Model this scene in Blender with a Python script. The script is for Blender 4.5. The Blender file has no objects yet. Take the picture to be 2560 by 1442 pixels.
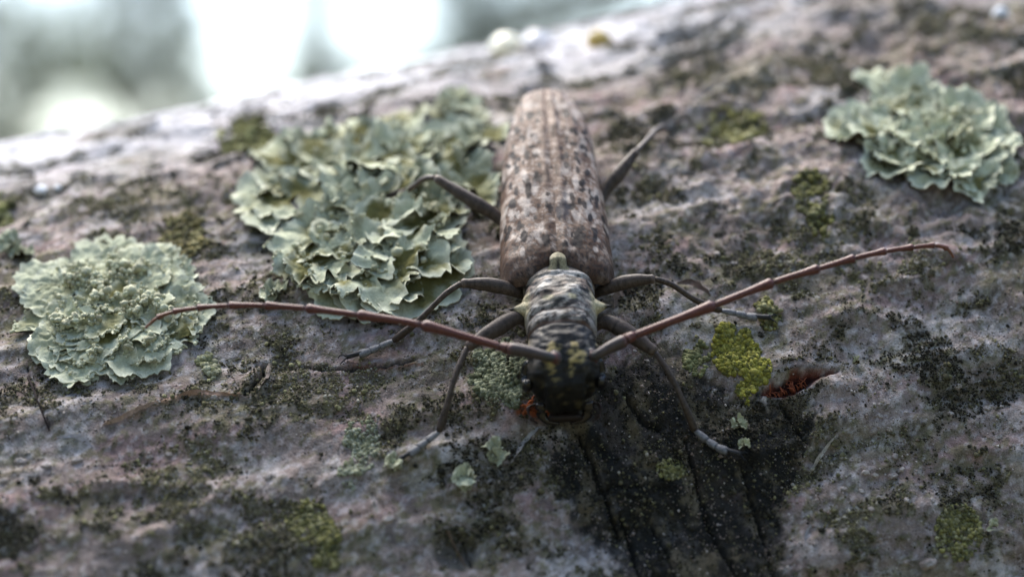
import bpy, math, random
import numpy as np
from mathutils import Vector

# =====================================================================
# units: 1 blender unit = 1 cm (unit scale below); ground at z = 0
# =====================================================================
sc = bpy.context.scene
sc.unit_settings.system = 'METRIC'
sc.unit_settings.scale_length = 0.01
RNG = np.random.default_rng(7)
random.seed(7)

# ---------------------------------------------------------------- camera
CAM_H = 70.0
FPX = 55.0 / 23.5 * 2560.0            # focal length in photo pixels
cam_d = bpy.data.cameras.new('camera')
cam = bpy.data.objects.new('camera', cam_d)
sc.collection.objects.link(cam)
cam_d.sensor_fit = 'HORIZONTAL'
cam_d.sensor_width = 23.5
cam_d.lens = 55.0
cam.location = (0, 0, CAM_H)
cam.rotation_euler = (math.radians(90), 0, 0)
cam_d.clip_start = 0.5
cam_d.clip_end = 40000
cam_d.dof.use_dof = True
cam_d.dof.focus_distance = 31.2
cam_d.dof.aperture_fstop = 0.054      # cm units: aperture about 1.1 cm across
sc.camera = cam

# ---------------------------------------------------------------- sky
SUN_EL, SUN_AZ = 55.0, -24.0          # azimuth from +Y (away from camera) towards +X
w = bpy.data.worlds.new('World'); sc.world = w
w.use_nodes = True
nt = w.node_tree
bg = nt.nodes['Background']
sky = nt.nodes.new('ShaderNodeTexSky')
sky.sky_type = 'NISHITA'
sky.sun_disc = False
sky.sun_elevation = math.radians(SUN_EL)
sky.sun_rotation = math.radians(SUN_AZ)
sky.air_density = 1.0
sky.dust_density = 1.2
sky.ozone_density = 0.8
nt.links.new(sky.outputs[0], bg.inputs[0])
bg.inputs[1].default_value = 0.06

# ---------------------------------------------------------------- sun (thin overcast)
sd = bpy.data.lights.new('sun', 'SUN')
sd.energy = 1.2
sd.angle = math.radians(50)
sd.color = (1.0, 0.93, 0.83)
so = bpy.data.objects.new('sun', sd)
sc.collection.objects.link(so)
_el, _az = math.radians(SUN_EL), math.radians(SUN_AZ)
sun_dir = Vector((math.sin(_az) * math.cos(_el), math.cos(_az) * math.cos(_el), math.sin(_el)))
so.rotation_euler = (-sun_dir).to_track_quat('-Z', 'Y').to_euler()

# ---------------------------------------------------------------- colour management
sc.view_settings.view_transform = 'Standard'
sc.view_settings.look = 'None'
sc.view_settings.exposure = 2.9
sc.view_settings.gamma = 1.0
sc.view_settings.use_curve_mapping = False

# =====================================================================
# helpers
# =====================================================================
def perlin(x, y, seed=0):
    x = np.asarray(x, dtype=np.float64); y = np.asarray(y, dtype=np.float64)
    xi = np.floor(x).astype(np.int64); yi = np.floor(y).astype(np.int64)
    xf = x - xi; yf = y - yi
    def g(ix, iy, dx, dy):
        h = (ix * 374761393 + iy * 668265263 + seed * 974711) & 0x7fffffff
        h = ((h ^ (h >> 13)) * 1274126177) & 0x7fffffff
        h = h ^ (h >> 16)
        a = (h & 0xffff) * (2 * math.pi / 65536.0)
        return np.cos(a) * dx + np.sin(a) * dy
    u = xf * xf * xf * (xf * (xf * 6 - 15) + 10)
    v = yf * yf * yf * (yf * (yf * 6 - 15) + 10)
    n00 = g(xi, yi, xf, yf); n10 = g(xi + 1, yi, xf - 1, yf)
    n01 = g(xi, yi + 1, xf, yf - 1); n11 = g(xi + 1, yi + 1, xf - 1, yf - 1)
    return ((n00 * (1 - u) + n10 * u) * (1 - v) + (n01 * (1 - u) + n11 * u) * v) * 1.5

def fbm(x, y, seed=0, octv=4, gain=0.5):
    t = 0; a = 1.0; f = 1.0; n = 0
    for i in range(octv):
        t = t + a * perlin(np.asarray(x) * f, np.asarray(y) * f, seed + i * 17)
        n += a; a *= gain; f *= 2.03
    return t / n * 1.5

def sstep(a, b, x):
    t = np.clip((x - a) / (b - a), 0, 1)
    return t * t * (3 - 2 * t)

def dist_poly(px, py, pts):
    """distance from each pixel to a polyline, and the parameter 0..1 along it"""
    best = np.full(px.shape, 1e9); par = np.zeros(px.shape); n = len(pts) - 1
    for i in range(n):
        (x0, y0), (x1, y1) = pts[i], pts[i + 1]
        dx, dy = x1 - x0, y1 - y0
        t = np.clip(((px - x0) * dx + (py - y0) * dy) / (dx * dx + dy * dy), 0, 1)
        d = np.hypot(px - x0 - t * dx, py - y0 - t * dy)
        m = d < best
        best = np.where(m, d, best); par = np.where(m, (i + t) / n, par)
    return best, par

def sd_polygon(px, py, pts):
    """signed distance to a polygon, negative inside"""
    d, _ = dist_poly(px, py, list(pts) + [pts[0]])
    ins = np.zeros(px.shape, bool); n = len(pts)
    for i in range(n):
        (x0, y0), (x1, y1) = pts[i], pts[(i + 1) % n]
        c = ((y0 > py) != (y1 > py)) & (px < (x1 - x0) * (py - y0) / (y1 - y0 + 1e-12) + x0)
        ins ^= c
    return np.where(ins, -d, d)

class MB:
    """mesh builder: vertices, faces, one colour for each vertex"""
    def __init__(self): self.v = []; self.f = []; self.c = []; self.n = 0
    def add(self, v, f, c):
        v = np.asarray(v, float).reshape(-1, 3)
        c = np.asarray(c, float)
        if c.ndim == 1: c = np.tile(c[:3], (len(v), 1))
        self.v.append(v); self.c.append(c[:, :3])
        f = np.asarray(f)
        self.f.append(f + self.n); self.n += len(v)
    def grid(self, P, C, wrap=False, flip=False):
        """P: (m, n, 3). wrap closes the second direction"""
        m, n = P.shape[:2]
        i = np.arange(m - 1)[:, None]; j = np.arange(n if wrap else n - 1)[None, :]
        j2 = (j + 1) % n
        a = i * n + j; b = i * n + j2; c = (i + 1) * n + j2; d = (i + 1) * n + j
        q = np.stack([a + 0 * c, b + 0 * c, c, d + 0 * c], -1).reshape(-1, 4)
        if flip: q = q[:, ::-1]
        C = np.asarray(C, float)
        if C.ndim == 3: C = C.reshape(-1, 3)
        self.add(P.reshape(-1, 3), q, C)
    def build(self, name, mat, parent=None, smooth=True):
        me = bpy.data.meshes.new(name)
        v = np.concatenate(self.v); c = np.concatenate(self.c)
        me.vertices.add(len(v)); me.vertices.foreach_set('co', v.astype(np.float32).ravel())
        loops = np.concatenate([f.ravel() for f in self.f]).astype(np.int32)
        sizes = np.concatenate([np.full(len(f), f.shape[1]) for f in self.f]).astype(np.int32)
        starts = np.concatenate([[0], np.cumsum(sizes)[:-1]]).astype(np.int32)
        me.loops.add(len(loops)); me.loops.foreach_set('vertex_index', loops)
        me.polygons.add(len(sizes)); me.polygons.foreach_set('loop_start', starts)
        try: me.polygons.foreach_set('loop_total', sizes)
        except Exception: pass
        me.update(calc_edges=True)
        at = me.attributes.new('Col', 'FLOAT_COLOR', 'POINT')
        at.data.foreach_set('color', np.concatenate([c, np.ones((len(c), 1))], 1).astype(np.float32).ravel())
        if smooth: me.polygons.foreach_set('use_smooth', np.ones(len(sizes), bool))
        me.materials.append(mat)
        o = bpy.data.objects.new(name, me)
        sc.collection.objects.link(o)
        if parent is not None: o.parent = parent
        return o

def tag(o, label=None, cat=None, group=None, kind=None):
    if label: o['label'] = label
    if cat: o['category'] = cat
    if group: o['group'] = group
    if kind: o['kind'] = kind
    return o

def empty(name, loc):
    o = bpy.data.objects.new(name, None); sc.collection.objects.link(o)
    o.location = loc; o.empty_display_size = 0.3
    return o

def keep(o, parent):
    """parent to an empty that stands away from the origin, geometry stays where it is"""
    o.parent = parent
    o.matrix_parent_inverse.identity()
    o.location = -Vector(parent.location)
    return o

# ---------------------------------------------------------------- materials
def mat_attr(name, rough=0.8, spec=0.3, var=0.35, vscale=9.0, bscale=30.0, bstr=0.3, bdist=0.02, fine=60.0, coat=0.0, sheen=0.0):
    m = bpy.data.materials.new(name); m.use_nodes = True
    t = m.node_tree; N = t.nodes; L = t.links
    b = N['Principled BSDF']
    at = N.new('ShaderNodeAttribute'); at.attribute_name = 'Col'
    tc = N.new('ShaderNodeTexCoord')
    n1 = N.new('ShaderNodeTexNoise'); n1.inputs['Scale'].default_value = vscale; n1.inputs['Detail'].default_value = 5
    n2 = N.new('ShaderNodeTexNoise'); n2.inputs['Scale'].default_value = fine; n2.inputs['Detail'].default_value = 3
    L.new(tc.outputs['Object'], n1.inputs['Vector']); L.new(tc.outputs['Object'], n2.inputs['Vector'])
    ad = N.new('ShaderNodeMath'); ad.operation = 'ADD'
    L.new(n1.outputs['Fac'], ad.inputs[0]); L.new(n2.outputs['Fac'], ad.inputs[1])
    mr = N.new('ShaderNodeMapRange')
    mr.inputs['From Min'].default_value = 0.6; mr.inputs['From Max'].default_value = 1.4
    mr.inputs['To Min'].default_value = 1 - var; mr.inputs['To Max'].default_value = 1 + var
    L.new(ad.outputs[0], mr.inputs['Value'])
    mx = N.new('ShaderNodeVectorMath'); mx.operation = 'SCALE'
    L.new(at.outputs['Color'], mx.inputs[0]); L.new(mr.outputs[0], mx.inputs['Scale'])
    L.new(mx.outputs[0], b.inputs['Base Color'])
    b.inputs['Roughness'].default_value = rough
    b.inputs['Specular IOR Level'].default_value = spec
    b.inputs['Coat Weight'].default_value = coat
    b.inputs['Sheen Weight'].default_value = sheen
    if bstr:
        n3 = N.new('ShaderNodeTexNoise'); n3.inputs['Scale'].default_value = bscale; n3.inputs['Detail'].default_value = 6
        L.new(tc.outputs['Object'], n3.inputs['Vector'])
        bp = N.new('ShaderNodeBump'); bp.inputs['Strength'].default_value = bstr; bp.inputs['Distance'].default_value = bdist
        L.new(n3.outputs['Fac'], bp.inputs['Height']); L.new(bp.outputs[0], b.inputs['Normal'])
    return m

M = {
    'bark':    mat_attr('bark', 0.85, 0.15, 0.6, 11, 34, 0.8, 0.035, 80),
    'crust':   mat_attr('crust_lichen', 0.95, 0.1, 0.4, 12, 40, 0.4, 0.02, 70),
    'lichen':  mat_attr('leafy_lichen', 0.85, 0.12, 0.25, 5, 22, 0.45, 0.03, 40),
    'elytra':  mat_attr('wing_case', 0.6, 0.14, 0.45, 25, 60, 0.2, 0.008, 70),
    'body':    mat_attr('beetle_body', 0.5, 0.22, 0.6, 22, 40, 0.45, 0.014, 60),
    'antenna': mat_attr('antenna', 0.45, 0.4, 0.5, 20, 40, 0.3, 0.008, 60),
    'shiny':   mat_attr('shiny_chitin', 0.15, 0.5, 0.2, 10, 40, 0.05, 0.01, 60),
    'wood':    mat_attr('torn_wood', 0.9, 0.12, 0.4, 12, 40, 0.5, 0.02, 60),
    'bead':    mat_attr('pale_bead', 0.25, 0.5, 0.1, 5, 20, 0.0, 0.01, 40),
    'leaf':    mat_attr('leaf', 0.6, 0.4, 0.3, 0.05, 1, 0.0, 0.1, 0.5),
    'stem':    mat_attr('stem', 0.85, 0.3, 0.4, 0.2, 0.6, 0.5, 1.0, 1.5),
    'ground':  mat_attr('ground', 0.95, 0.2, 0.4, 0.02, 0.2, 0.6, 2.0, 0.15),
}

_t = M['leaf'].node_tree
_b = _t.nodes['Principled BSDF']; _tr = _t.nodes.new('ShaderNodeBsdfTranslucent'); _mx = _t.nodes.new('ShaderNodeMixShader')
_mx.inputs[0].default_value = 0.55
_t.links.new(_b.inputs['Base Color'].links[0].from_socket, _tr.inputs['Color'])
_t.links.new(_b.outputs[0], _mx.inputs[1]); _t.links.new(_tr.outputs[0], _mx.inputs[2])
_t.links.new(_mx.outputs[0], _t.nodes['Material Output'].inputs['Surface'])

# =====================================================================
# the log: a cylinder leaning about 13 degrees, seen against the sky
# =====================================================================
TILT = math.radians(12.77); TURN = math.radians(12)       # rises to the right and recedes to the right
A = np.array([math.cos(TILT) * math.cos(TURN), math.cos(TILT) * math.sin(TURN), math.sin(TILT)])   # along the log
Y = np.array([0, 1.0, 0]); Y = Y - (Y @ A) * A; Y /= np.linalg.norm(Y)                              # across it, away from the camera
Nn = np.cross(A, Y)                                                                                 # across it, up
R = 12.0
CEN = np.array([0, 41.195, 0]) + Nn * -7.926 + np.array([0, 0, CAM_H])

def log_pt(u, phi, h=0.0):
    u = np.asarray(u, float)[..., None]; phi = np.asarray(phi, float)[..., None]
    h = np.asarray(h, float)[..., None]
    return CEN + A * u + (R + h) * (Nn * np.sin(phi) - Y * np.cos(phi))

def project(P):
    d = P - np.array([0, 0, CAM_H])
    return 1280 + FPX * d[..., 0] / d[..., 1], 721 - FPX * d[..., 2] / d[..., 1]

def ray(px, py):
    return np.array([(px - 1280) / FPX, 1.0, (721 - py) / FPX])

def hit(px, py, h=0.0):
    """(u, phi) where the sight line of a photo pixel meets the log (or a shell h above it)"""
    d = ray(px, py); o = np.array([0, 0, CAM_H]) - CEN
    d2 = np.array([d @ Y, d @ Nn]); o2 = np.array([o @ Y, o @ Nn])
    a = d2 @ d2; b = 2 * d2 @ o2; c = o2 @ o2 - (R + h) ** 2
    disc = b * b - 4 * a * c
    t = (-b - math.sqrt(max(disc, 0))) / (2 * a)
    p = o + d * t
    return float(p @ A), math.atan2(p @ Nn, -(p @ Y))

def at(px, py, h=0.0):
    u, phi = hit(px, py, h)
    return log_pt(u, phi, h + surf_h(u, phi) if h < 0.35 else h)

def at_depth(px, py, depth):
    return np.array([0, 0, CAM_H]) + ray(px, py) * depth

# sampling of the log: dense where the photo sees it
def axis_samples(lo, hi, step, far_lo, far_hi, growth=1.35):
    s = list(np.arange(lo, hi + 1e-6, step))
    d = step; x = hi
    while x < far_hi: d = min(d * growth, 12); x += d; s.append(min(x, far_hi))
    d = step; x = lo
    while x > far_lo: d = min(d * growth, 12); x -= d; s.insert(0, max(x, far_lo))
    return np.array(s)

U = axis_samples(-10.0, 10.2, 0.032, -330, 260)
d2r = math.radians
dphi = 0.032 / R
PH = list(np.arange(d2r(4), d2r(104), dphi))
d = dphi; x = PH[-1]
while x + d < d2r(4) + 2 * math.pi - 0.01:
    d = min(d * 1.3, d2r(8)); x += d
    if x < d2r(4) + 2 * math.pi - 0.5 * d: PH.append(x)
PH = np.array(PH)
UU, PP = np.meshgrid(U, PH, indexing='ij')
base_pts = log_pt(UU, PP)
PX, PY = project(base_pts)
front = (PP < d2r(110)) & (np.abs(UU) < 11)
PX = np.where(front, PX, -9999); PY = np.where(front, PY, -9999)
SS = PP * R
wrapw = np.where(PP > d2r(280), (PP - d2r(280)) / d2r(84), 0.0)   # fade relief where the sheet closes

H = np.zeros_like(UU)
H += 0.16 * fbm(UU * 0.13, SS * 0.16, 1, 3)
rg = fbm(UU * 0.32 + 0.15 * SS, SS * 0.95 - UU * 0.1, 5, 3)
H += 0.095 * rg
H += 0.125 * (0.35 - np.abs(fbm(UU * 0.22, SS * 0.75 + 0.12 * UU, 9, 3)))   # long soft folds
H += 0.055 * fbm(UU * 1.3, SS * 1.8, 13, 4, 0.45)
H += 0.012 * fbm(UU * 5.0, SS * 6.0, 21, 3)
rough_zone = sstep(1450, 1800, PX) * (1 - sstep(560, 900, PY)) + 0.25 * (1 - sstep(330, 520, PY + 0.21 * (PX - 1280)))
rough_zone = np.clip(rough_zone, 0, 1) * front
H += rough_zone * (0.11 * fbm(UU * 1.9, SS * 1.5, 31, 3) + 0.05 * np.abs(fbm(UU * 3.7, SS * 3.2, 37, 2)))

# ---- colour of the bark
fine_n = fbm(UU * 2.2, SS * 2.8, 41, 4)
big_n = fbm(UU * 0.45, SS * 0.6, 43, 4)
mauve = np.array([0.255, 0.203, 0.180]); pale = np.array([0.43, 0.39, 0.365]); pink = np.array([0.27, 0.18, 0.17])
brown = np.array([0.16, 0.125, 0.105]); black = np.array([0.022, 0.022, 0.020]); olive = np.array([0.13, 0.125, 0.06])
def mix(c0, c1, t): return c0 * (1 - t[..., None]) + c1 * t[..., None]
COL = np.tile(mauve, UU.shape + (1,))
COL = mix(COL, pale, sstep(0.02, 0.5, big_n + 0.5 * fine_n) * 0.9)
COL = mix(COL, pink, sstep(0.12, 0.5, fbm(UU * 0.5, SS * 0.9, 47, 3)) * 0.75)
COL = mix(COL, brown, sstep(0.05, 0.45, fbm(UU * 1.1, SS * 1.5, 51, 4)) * 0.55)
COL = mix(COL, olive, sstep(0.12, 0.5, fbm(UU * 0.9 + 9, SS * 1.1, 57, 4)) * 0.45)
COL = mix(COL, black, sstep(0.20, 0.45, fbm(UU * 2.6, SS * 3.1, 61, 4)) * 0.4)
clusG = fbm(UU * 0.55, SS * 0.8, 301, 4) + 0.75 * fbm(UU * 2.1, SS * 2.5, 305, 3) + 0.45 * fbm(UU * 6.5, SS * 7.5, 309, 2)
COL = mix(COL, np.array([0.105, 0.095, 0.058]), sstep(-0.02, 0.5, clusG) * 0.7)

f3 = fbm(UU * 6.5, SS * 7.5, 63, 3)
COL = mix(COL, olive * 0.9, sstep(0.05, 0.4, f3 + 0.5 * fbm(UU * 0.9, SS * 1.2, 64, 3)) * 0.65)
COL = mix(COL, np.array([0.50, 0.475, 0.48]), sstep(0.12, 0.45, fbm(UU * 9, SS * 11.0, 65, 3) + 0.35 * big_n) * 0.4)
H += 0.010 * f3 + 0.008 * np.maximum(fbm(UU * 9, SS * 9, 66, 2), 0)
# ---- dark weathered wedge under the beetle's head
wedge = [(1365, 985), (1480, 930), (1640, 900), (1790, 960), (1930, 1010), (2030, 1050), (2010, 1150), (1950, 1270),
         (1960, 1442), (1990, 1560), (1660, 1560), (1560, 1420), (1480, 1300), (1390, 1170)]
sdw = sd_polygon(PX, PY, wedge) - 15 + 60 * fbm(UU * 1.3, SS * 1.3, 71, 4) + 50 * fbm(UU * 6, SS * 5, 72, 4, 0.7)
WED = (1 - sstep(-22, 16, sdw)) * front
streak = fbm(UU * 3.2 + SS * 0.9, SS * 0.5, 73, 4)
COL = mix(COL, black * 0.7, WED * (0.84 + 0.16 * sstep(-0.2, 0.3, streak)))
COL = mix(COL, np.array([0.12, 0.10, 0.065]), WED * sstep(0.02, 0.40, fbm(UU * 2.6, SS * 1.6, 74, 4) + 0.3 * fbm(UU * 9, SS * 8, 77, 3)) * 0.8)
H += -0.03 * WED + 0.015 * WED * streak + WED * (0.045 * fbm(UU * 6, SS * 3, 75, 4) + 0.02 * np.abs(fbm(UU * 11, SS * 8, 76, 2)))
# ---- cracks
def crack(pts, wpx, depth, dark=1.0, lip=0.0, col=None, side=None):
    global H, COL
    x0 = min(p[0] for p in pts) - 60; x1 = max(p[0] for p in pts) + 60
    y0 = min(p[1] for p in pts) - 60; y1 = max(p[1] for p in pts) + 60
    m = (PX > x0) & (PX < x1) & (PY > y0) & (PY < y1)
    wob = 8 * fbm(UU[m] * 3, SS[m] * 3, 83, 3) + 6 * fbm(UU[m] * 9, SS[m] * 9, 84, 3)
    dd, par = dist_poly(PX[m] + wob, PY[m] + wob, pts)
    ww = wpx * (0.35 + 0.65 * np.sin(np.clip(par, 0.04, 0.96) * math.pi) ** 0.6)
    k = 1 - sstep(0.35 * ww, 1.1 * ww, dd)
    H[m] -= depth * k
    if lip: H[m] += lip * np.exp(-((dd - 2.0 * ww) / (1.2 * ww)) ** 2)
    cc = black * 0.6 if col is None else np.array(col)
    COL[m] = mix(COL[m], cc, k * dark)
for p, wpx, dp in [
    ([(1455, 1085), (1490, 1170), (1520, 1250), (1548, 1330)], 11, 0.12),
    ([(1560, 1290), (1585, 1370), (1600, 1442), (1615, 1500)], 8, 0.10),
    ([(1715, 1090), (1745, 1190), (1765, 1290), (1800, 1360), (1850, 1460)], 9, 0.10),
    ([(1850, 1160), (1890, 1270), (1925, 1390), (1940, 1470)], 7, 0.08),
    ([(1950, 1000), (1985, 1060), (2020, 1110)], 8, 0.09),
    ([(1525, 1215), (1620, 1205), (1700, 1215)], 5, 0.06),
    ([(1560, 985), (1600, 1040), (1650, 1065)], 9, 0.10),
    ([(1640, 1300), (1680, 1400), (1710, 1480)], 6, 0.07),
    ([(62, 900), (86, 960), (100, 1010), (122, 1062)], 4, 0.03),
    ([(690, 912), (780, 905), (870, 912), (960, 905), (1060, 885)], 6, 0.07),
    ([(1150, 1330), (1165, 1370), (1185, 1420)], 5, 0.06),
    ([(1085, 1335), (1120, 1318), (1165, 1315), (1200, 1335)], 4, 0.05),
    ([(2020, 590), (2060, 575), (2085, 565)], 7, 0.08),
]:
    crack(p, wpx, dp, 0.95)
crack([(612, 978), (640, 955), (655, 925), (660, 900)], 10, 0.17, 1.0, lip=0.05)
# reddish split edge along the fold at the left
crack([(255, 1055), (330, 1035), (400, 1005), (470, 985), (600, 985)], 9, -0.035, 0.55, col=(0.26, 0.15, 0.095))
crack([(865, 890), (905, 908), (990, 912), (1060, 900)], 5, -0.03, 0.7, col=(0.20, 0.09, 0.05))
# torn red wound
wound = [(1905, 982), (1935, 955), (1990, 932), (2095, 928), (2050, 948), (2005, 974), (1955, 990)]
sw = sd_polygon(PX, PY, wound) + 5 * fbm(UU * 6, SS * 6, 91, 3)
WO = (1 - sstep(-7, 7, sw)) * front
H -= 0.16 * WO
COL = mix(COL, np.array([0.16, 0.045, 0.025]), (1 - sstep(-4, 9, sw)) * front * sstep(-0.3, 0.2, fbm(UU * 5, SS * 5, 92, 2) + 0.15))
COL = mix(COL, np.array([0.03, 0.009, 0.007]), (1 - sstep(-10, -2, sw)) * front)
w2 = [(1290, 1035), (1320, 1020), (1365, 1015), (1372, 1045), (1330, 1040)]
sw = sd_polygon(PX, PY, w2) + 4 * fbm(UU * 6, SS * 6, 93, 3)
COL = mix(COL, np.array([0.30, 0.085, 0.035]), (1 - sstep(-4, 9, sw)) * front)
# round bark scar at the bottom
rs = np.hypot((PX - 1140) / 66, (PY - 1375) / 58)
H += np.where(front, 0.035 * np.exp(-((rs - 1) / 0.13) ** 2) * (PY < 1390) - 0.04 * (1 - sstep(0.6, 0.95, rs)), 0)
COL = mix(COL, np.array([0.06, 0.055, 0.045]), 0.75 * (1 - sstep(0.7, 1.0, rs)) * front)
# crest of the log painted pale, standing in for grazing sky light
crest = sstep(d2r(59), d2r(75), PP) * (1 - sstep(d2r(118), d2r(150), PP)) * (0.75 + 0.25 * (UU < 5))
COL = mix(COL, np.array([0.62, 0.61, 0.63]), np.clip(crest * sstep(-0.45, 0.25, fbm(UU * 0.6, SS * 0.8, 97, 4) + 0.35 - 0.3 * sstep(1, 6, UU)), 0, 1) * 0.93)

fadeH = np.where(PP > d2r(104), np.clip((PP[0, -1] - PP) / 0.6, 0, 1), 1.0)
first = np.clip((PP - d2r(4)) / 0.12, 0, 1)
H = H * np.minimum(fadeH, first)

i0 = int(np.argmin(np.abs(U + 10.0))); nU = int(round(20.2 / 0.032)); nP = int((d2r(104) - d2r(4)) / dphi) - 1
def surf_h(u, phi):
    u = np.asarray(u, float); phi = np.asarray(phi, float)
    fi = np.clip((u + 10.0) / 0.032, 0, nU - 2); fj = np.clip((phi - d2r(4)) / dphi, 0, nP - 2)
    a = np.floor(fi).astype(int); b = np.floor(fj).astype(int); x = fi - a; y = fj - b
    a = a + i0
    return (H[a, b] * (1 - x) + H[a + 1, b] * x) * (1 - y) + (H[a, b + 1] * (1 - x) + H[a + 1, b + 1] * x) * y

mb = MB()
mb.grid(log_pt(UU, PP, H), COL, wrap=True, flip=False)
n2 = len(PH)
# end caps
for e, fl in ((0, False), (len(U) - 1, True)):
    ring = log_pt(np.full(n2, U[e]), PH, H[e]); c0 = ring.mean(0)
    v = np.concatenate([ring, c0[None]]); ii = np.arange(n2)
    f = np.stack([ii, (ii + 1) % n2, np.full(n2, n2)], 1)
    if fl: f = f[:, ::-1]
    mb.add(v, f, np.array([0.3, 0.22, 0.14]))
log = mb.build('fallen_log', M['bark'])
tag(log, 'thick grey bark log lying aslant, overgrown with lichen, carrying the beetle', 'log')

# =====================================================================
# ground sheet
# =====================================================================
g = MB()
gx = np.concatenate([-np.geomspace(30000, 50, 40), [0], np.geomspace(50, 30000, 40)])
GX, GY = np.meshgrid(gx, gx, indexing='ij')
rr = np.hypot(GX, GY)
GZ = 3.0 * fbm(GX * 0.01, GY * 0.01, 201, 3) * np.clip(rr / 200, 0, 1)
gc = mix(np.tile(np.array([0.07, 0.075, 0.035]), GX.shape + (1,)), np.array([0.10, 0.075, 0.05]), sstep(-0.2, 0.3, fbm(GX * 0.02, GY * 0.02, 203, 3)))
g.grid(np.stack([GX, GY, GZ], -1), gc)
ground = g.build('ground', M['ground']); tag(ground, kind='structure')

# =====================================================================
# foliose lichen: rosettes of overlapping ruffled lobes
# =====================================================================
MINT = np.array([0.45, 0.475, 0.335]); RIM = np.array([0.62, 0.63, 0.49]); OLV = np.array([0.13, 0.12, 0.035]); GREY = np.array([0.42, 0.405, 0.28])

def make_lobe(u0, s0, ang, L, W, lift, ruf, h0, parent, seed, tint, scal=0.15, inner=0.5, cup=0.0, name='lobe'):
    nr, na = 13, 53
    r = np.linspace(0.0, 1, nr)[:, None]; a = np.linspace(-1, 1, na)[None, :]
    rs = np.random.default_rng(seed)
    p1, p2, p3 = rs.uniform(0, 6.28, 3); k = rs.uniform(1.5, 2.4)
    th = a * 1.9
    sc1 = np.abs(np.sin(k * 0.9 * th + p1)) ** 0.55; sc2 = np.abs(np.sin(k * 2.3 * th + p2)) ** 0.6
    notch = rs.uniform(-1.5, 1.5); scal = scal * rs.uniform(0.7, 1.5)
    edge = 1 - scal * (1 - sc1) * 1.3 - 0.55 * scal * (1 - sc2) + 0.10 * fbm(a * 9, a * 0 + seed, seed, 2) + 0.05 * fbm(a * 25, a * 0 + seed, seed, 2) - 0.2 * np.exp(-((th - notch) / 0.09) ** 2)
    edge = 1 + (edge - 1) * r ** 1.5
    x = r * edge * np.sin(th) * W; y = (r * edge * np.cos(th)) * L
    curl = rs.uniform(-0.6, 1.0)
    hh = h0 + lift * r * (1 - 0.4 * r) + ruf * (r ** 1.6) * np.sin(k * 1.25 * th + p3) + cup * (r ** 3) \
        + 0.5 * ruf * r * fbm(x * 3.2 + seed, y * 3.2, seed, 2) + 0.03 * curl * np.clip((r - 0.7) / 0.3, 0, 1) ** 2 \
        + 0.028 * fbm(x * 9 + seed, y * 10, seed + 3, 3) + 0.3 * ruf * r ** 4 * np.sin(k * 5.1 * th + p2)
    ca, sa = math.cos(ang), math.sin(ang)
    u = u0 + y * ca - x * sa; s = s0 + y * sa + x * ca
    phi = s / R
    gz = surf_h(u, phi)
    gz0 = float(surf_h(u0, s0 / R))
    gz = 0.6 * gz + 0.4 * gz0
    hh = np.maximum(hh, 0.015 + 0.02 * r)
    top = log_pt(u, phi, gz + hh)
    bot = log_pt(u, phi, gz + hh - 0.020 - 0.02 * (1 - r))
    nn = fbm(x * 4 + seed * 3, y * 4, seed + 5, 3)
    hollow = np.clip((h0 + 0.05 - hh) * 6, -0.3, 0.5)
    place = sstep(0.0, 0.35, fbm(u * 1.5 + 3, s * 1.5, 777, 2))
    t_in = np.clip((0.5 * (1 - r) + 1.15 * place + 0.4 * nn + hollow) * inner, 0, 0.95)
    c = mix(np.tile(MINT * tint, (nr, na, 1)), OLV, t_in)
    c = mix(c, RIM * tint, np.clip((r - 0.74) / 0.26, 0, 1) ** 1.3 * np.clip(0.75 + 0.6 * nn, 0, 1))
    m = MB()
    m.grid(top, c, flip=False)
    m.grid(bot, np.tile(np.array([0.06, 0.05, 0.03]), (nr, na, 1)), flip=True)
    rim = np.stack([top[-1], bot[-1]], 0)
    m.grid(rim, np.stack([c[-1], c[-1] * 0.7], 0))
    o = m.build(name, M['lichen'], None)
    keep(o, parent)
    return top[-1]

def uv_px(px, py):
    u, phi = hit(px, py); return u, phi * R

ICO = None
def ico_unit():
    global ICO
    if ICO is None:
        import bmesh
        bm = bmesh.new(); bmesh.ops.create_icosphere(bm, subdivisions=1, radius=1.0)
        bm.verts.ensure_lookup_table()
        ICO = (np.array([v.co[:] for v in bm.verts]), np.array([[v.index for v in f.verts] for f in bm.faces]))
        bm.free()
    return ICO

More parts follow.
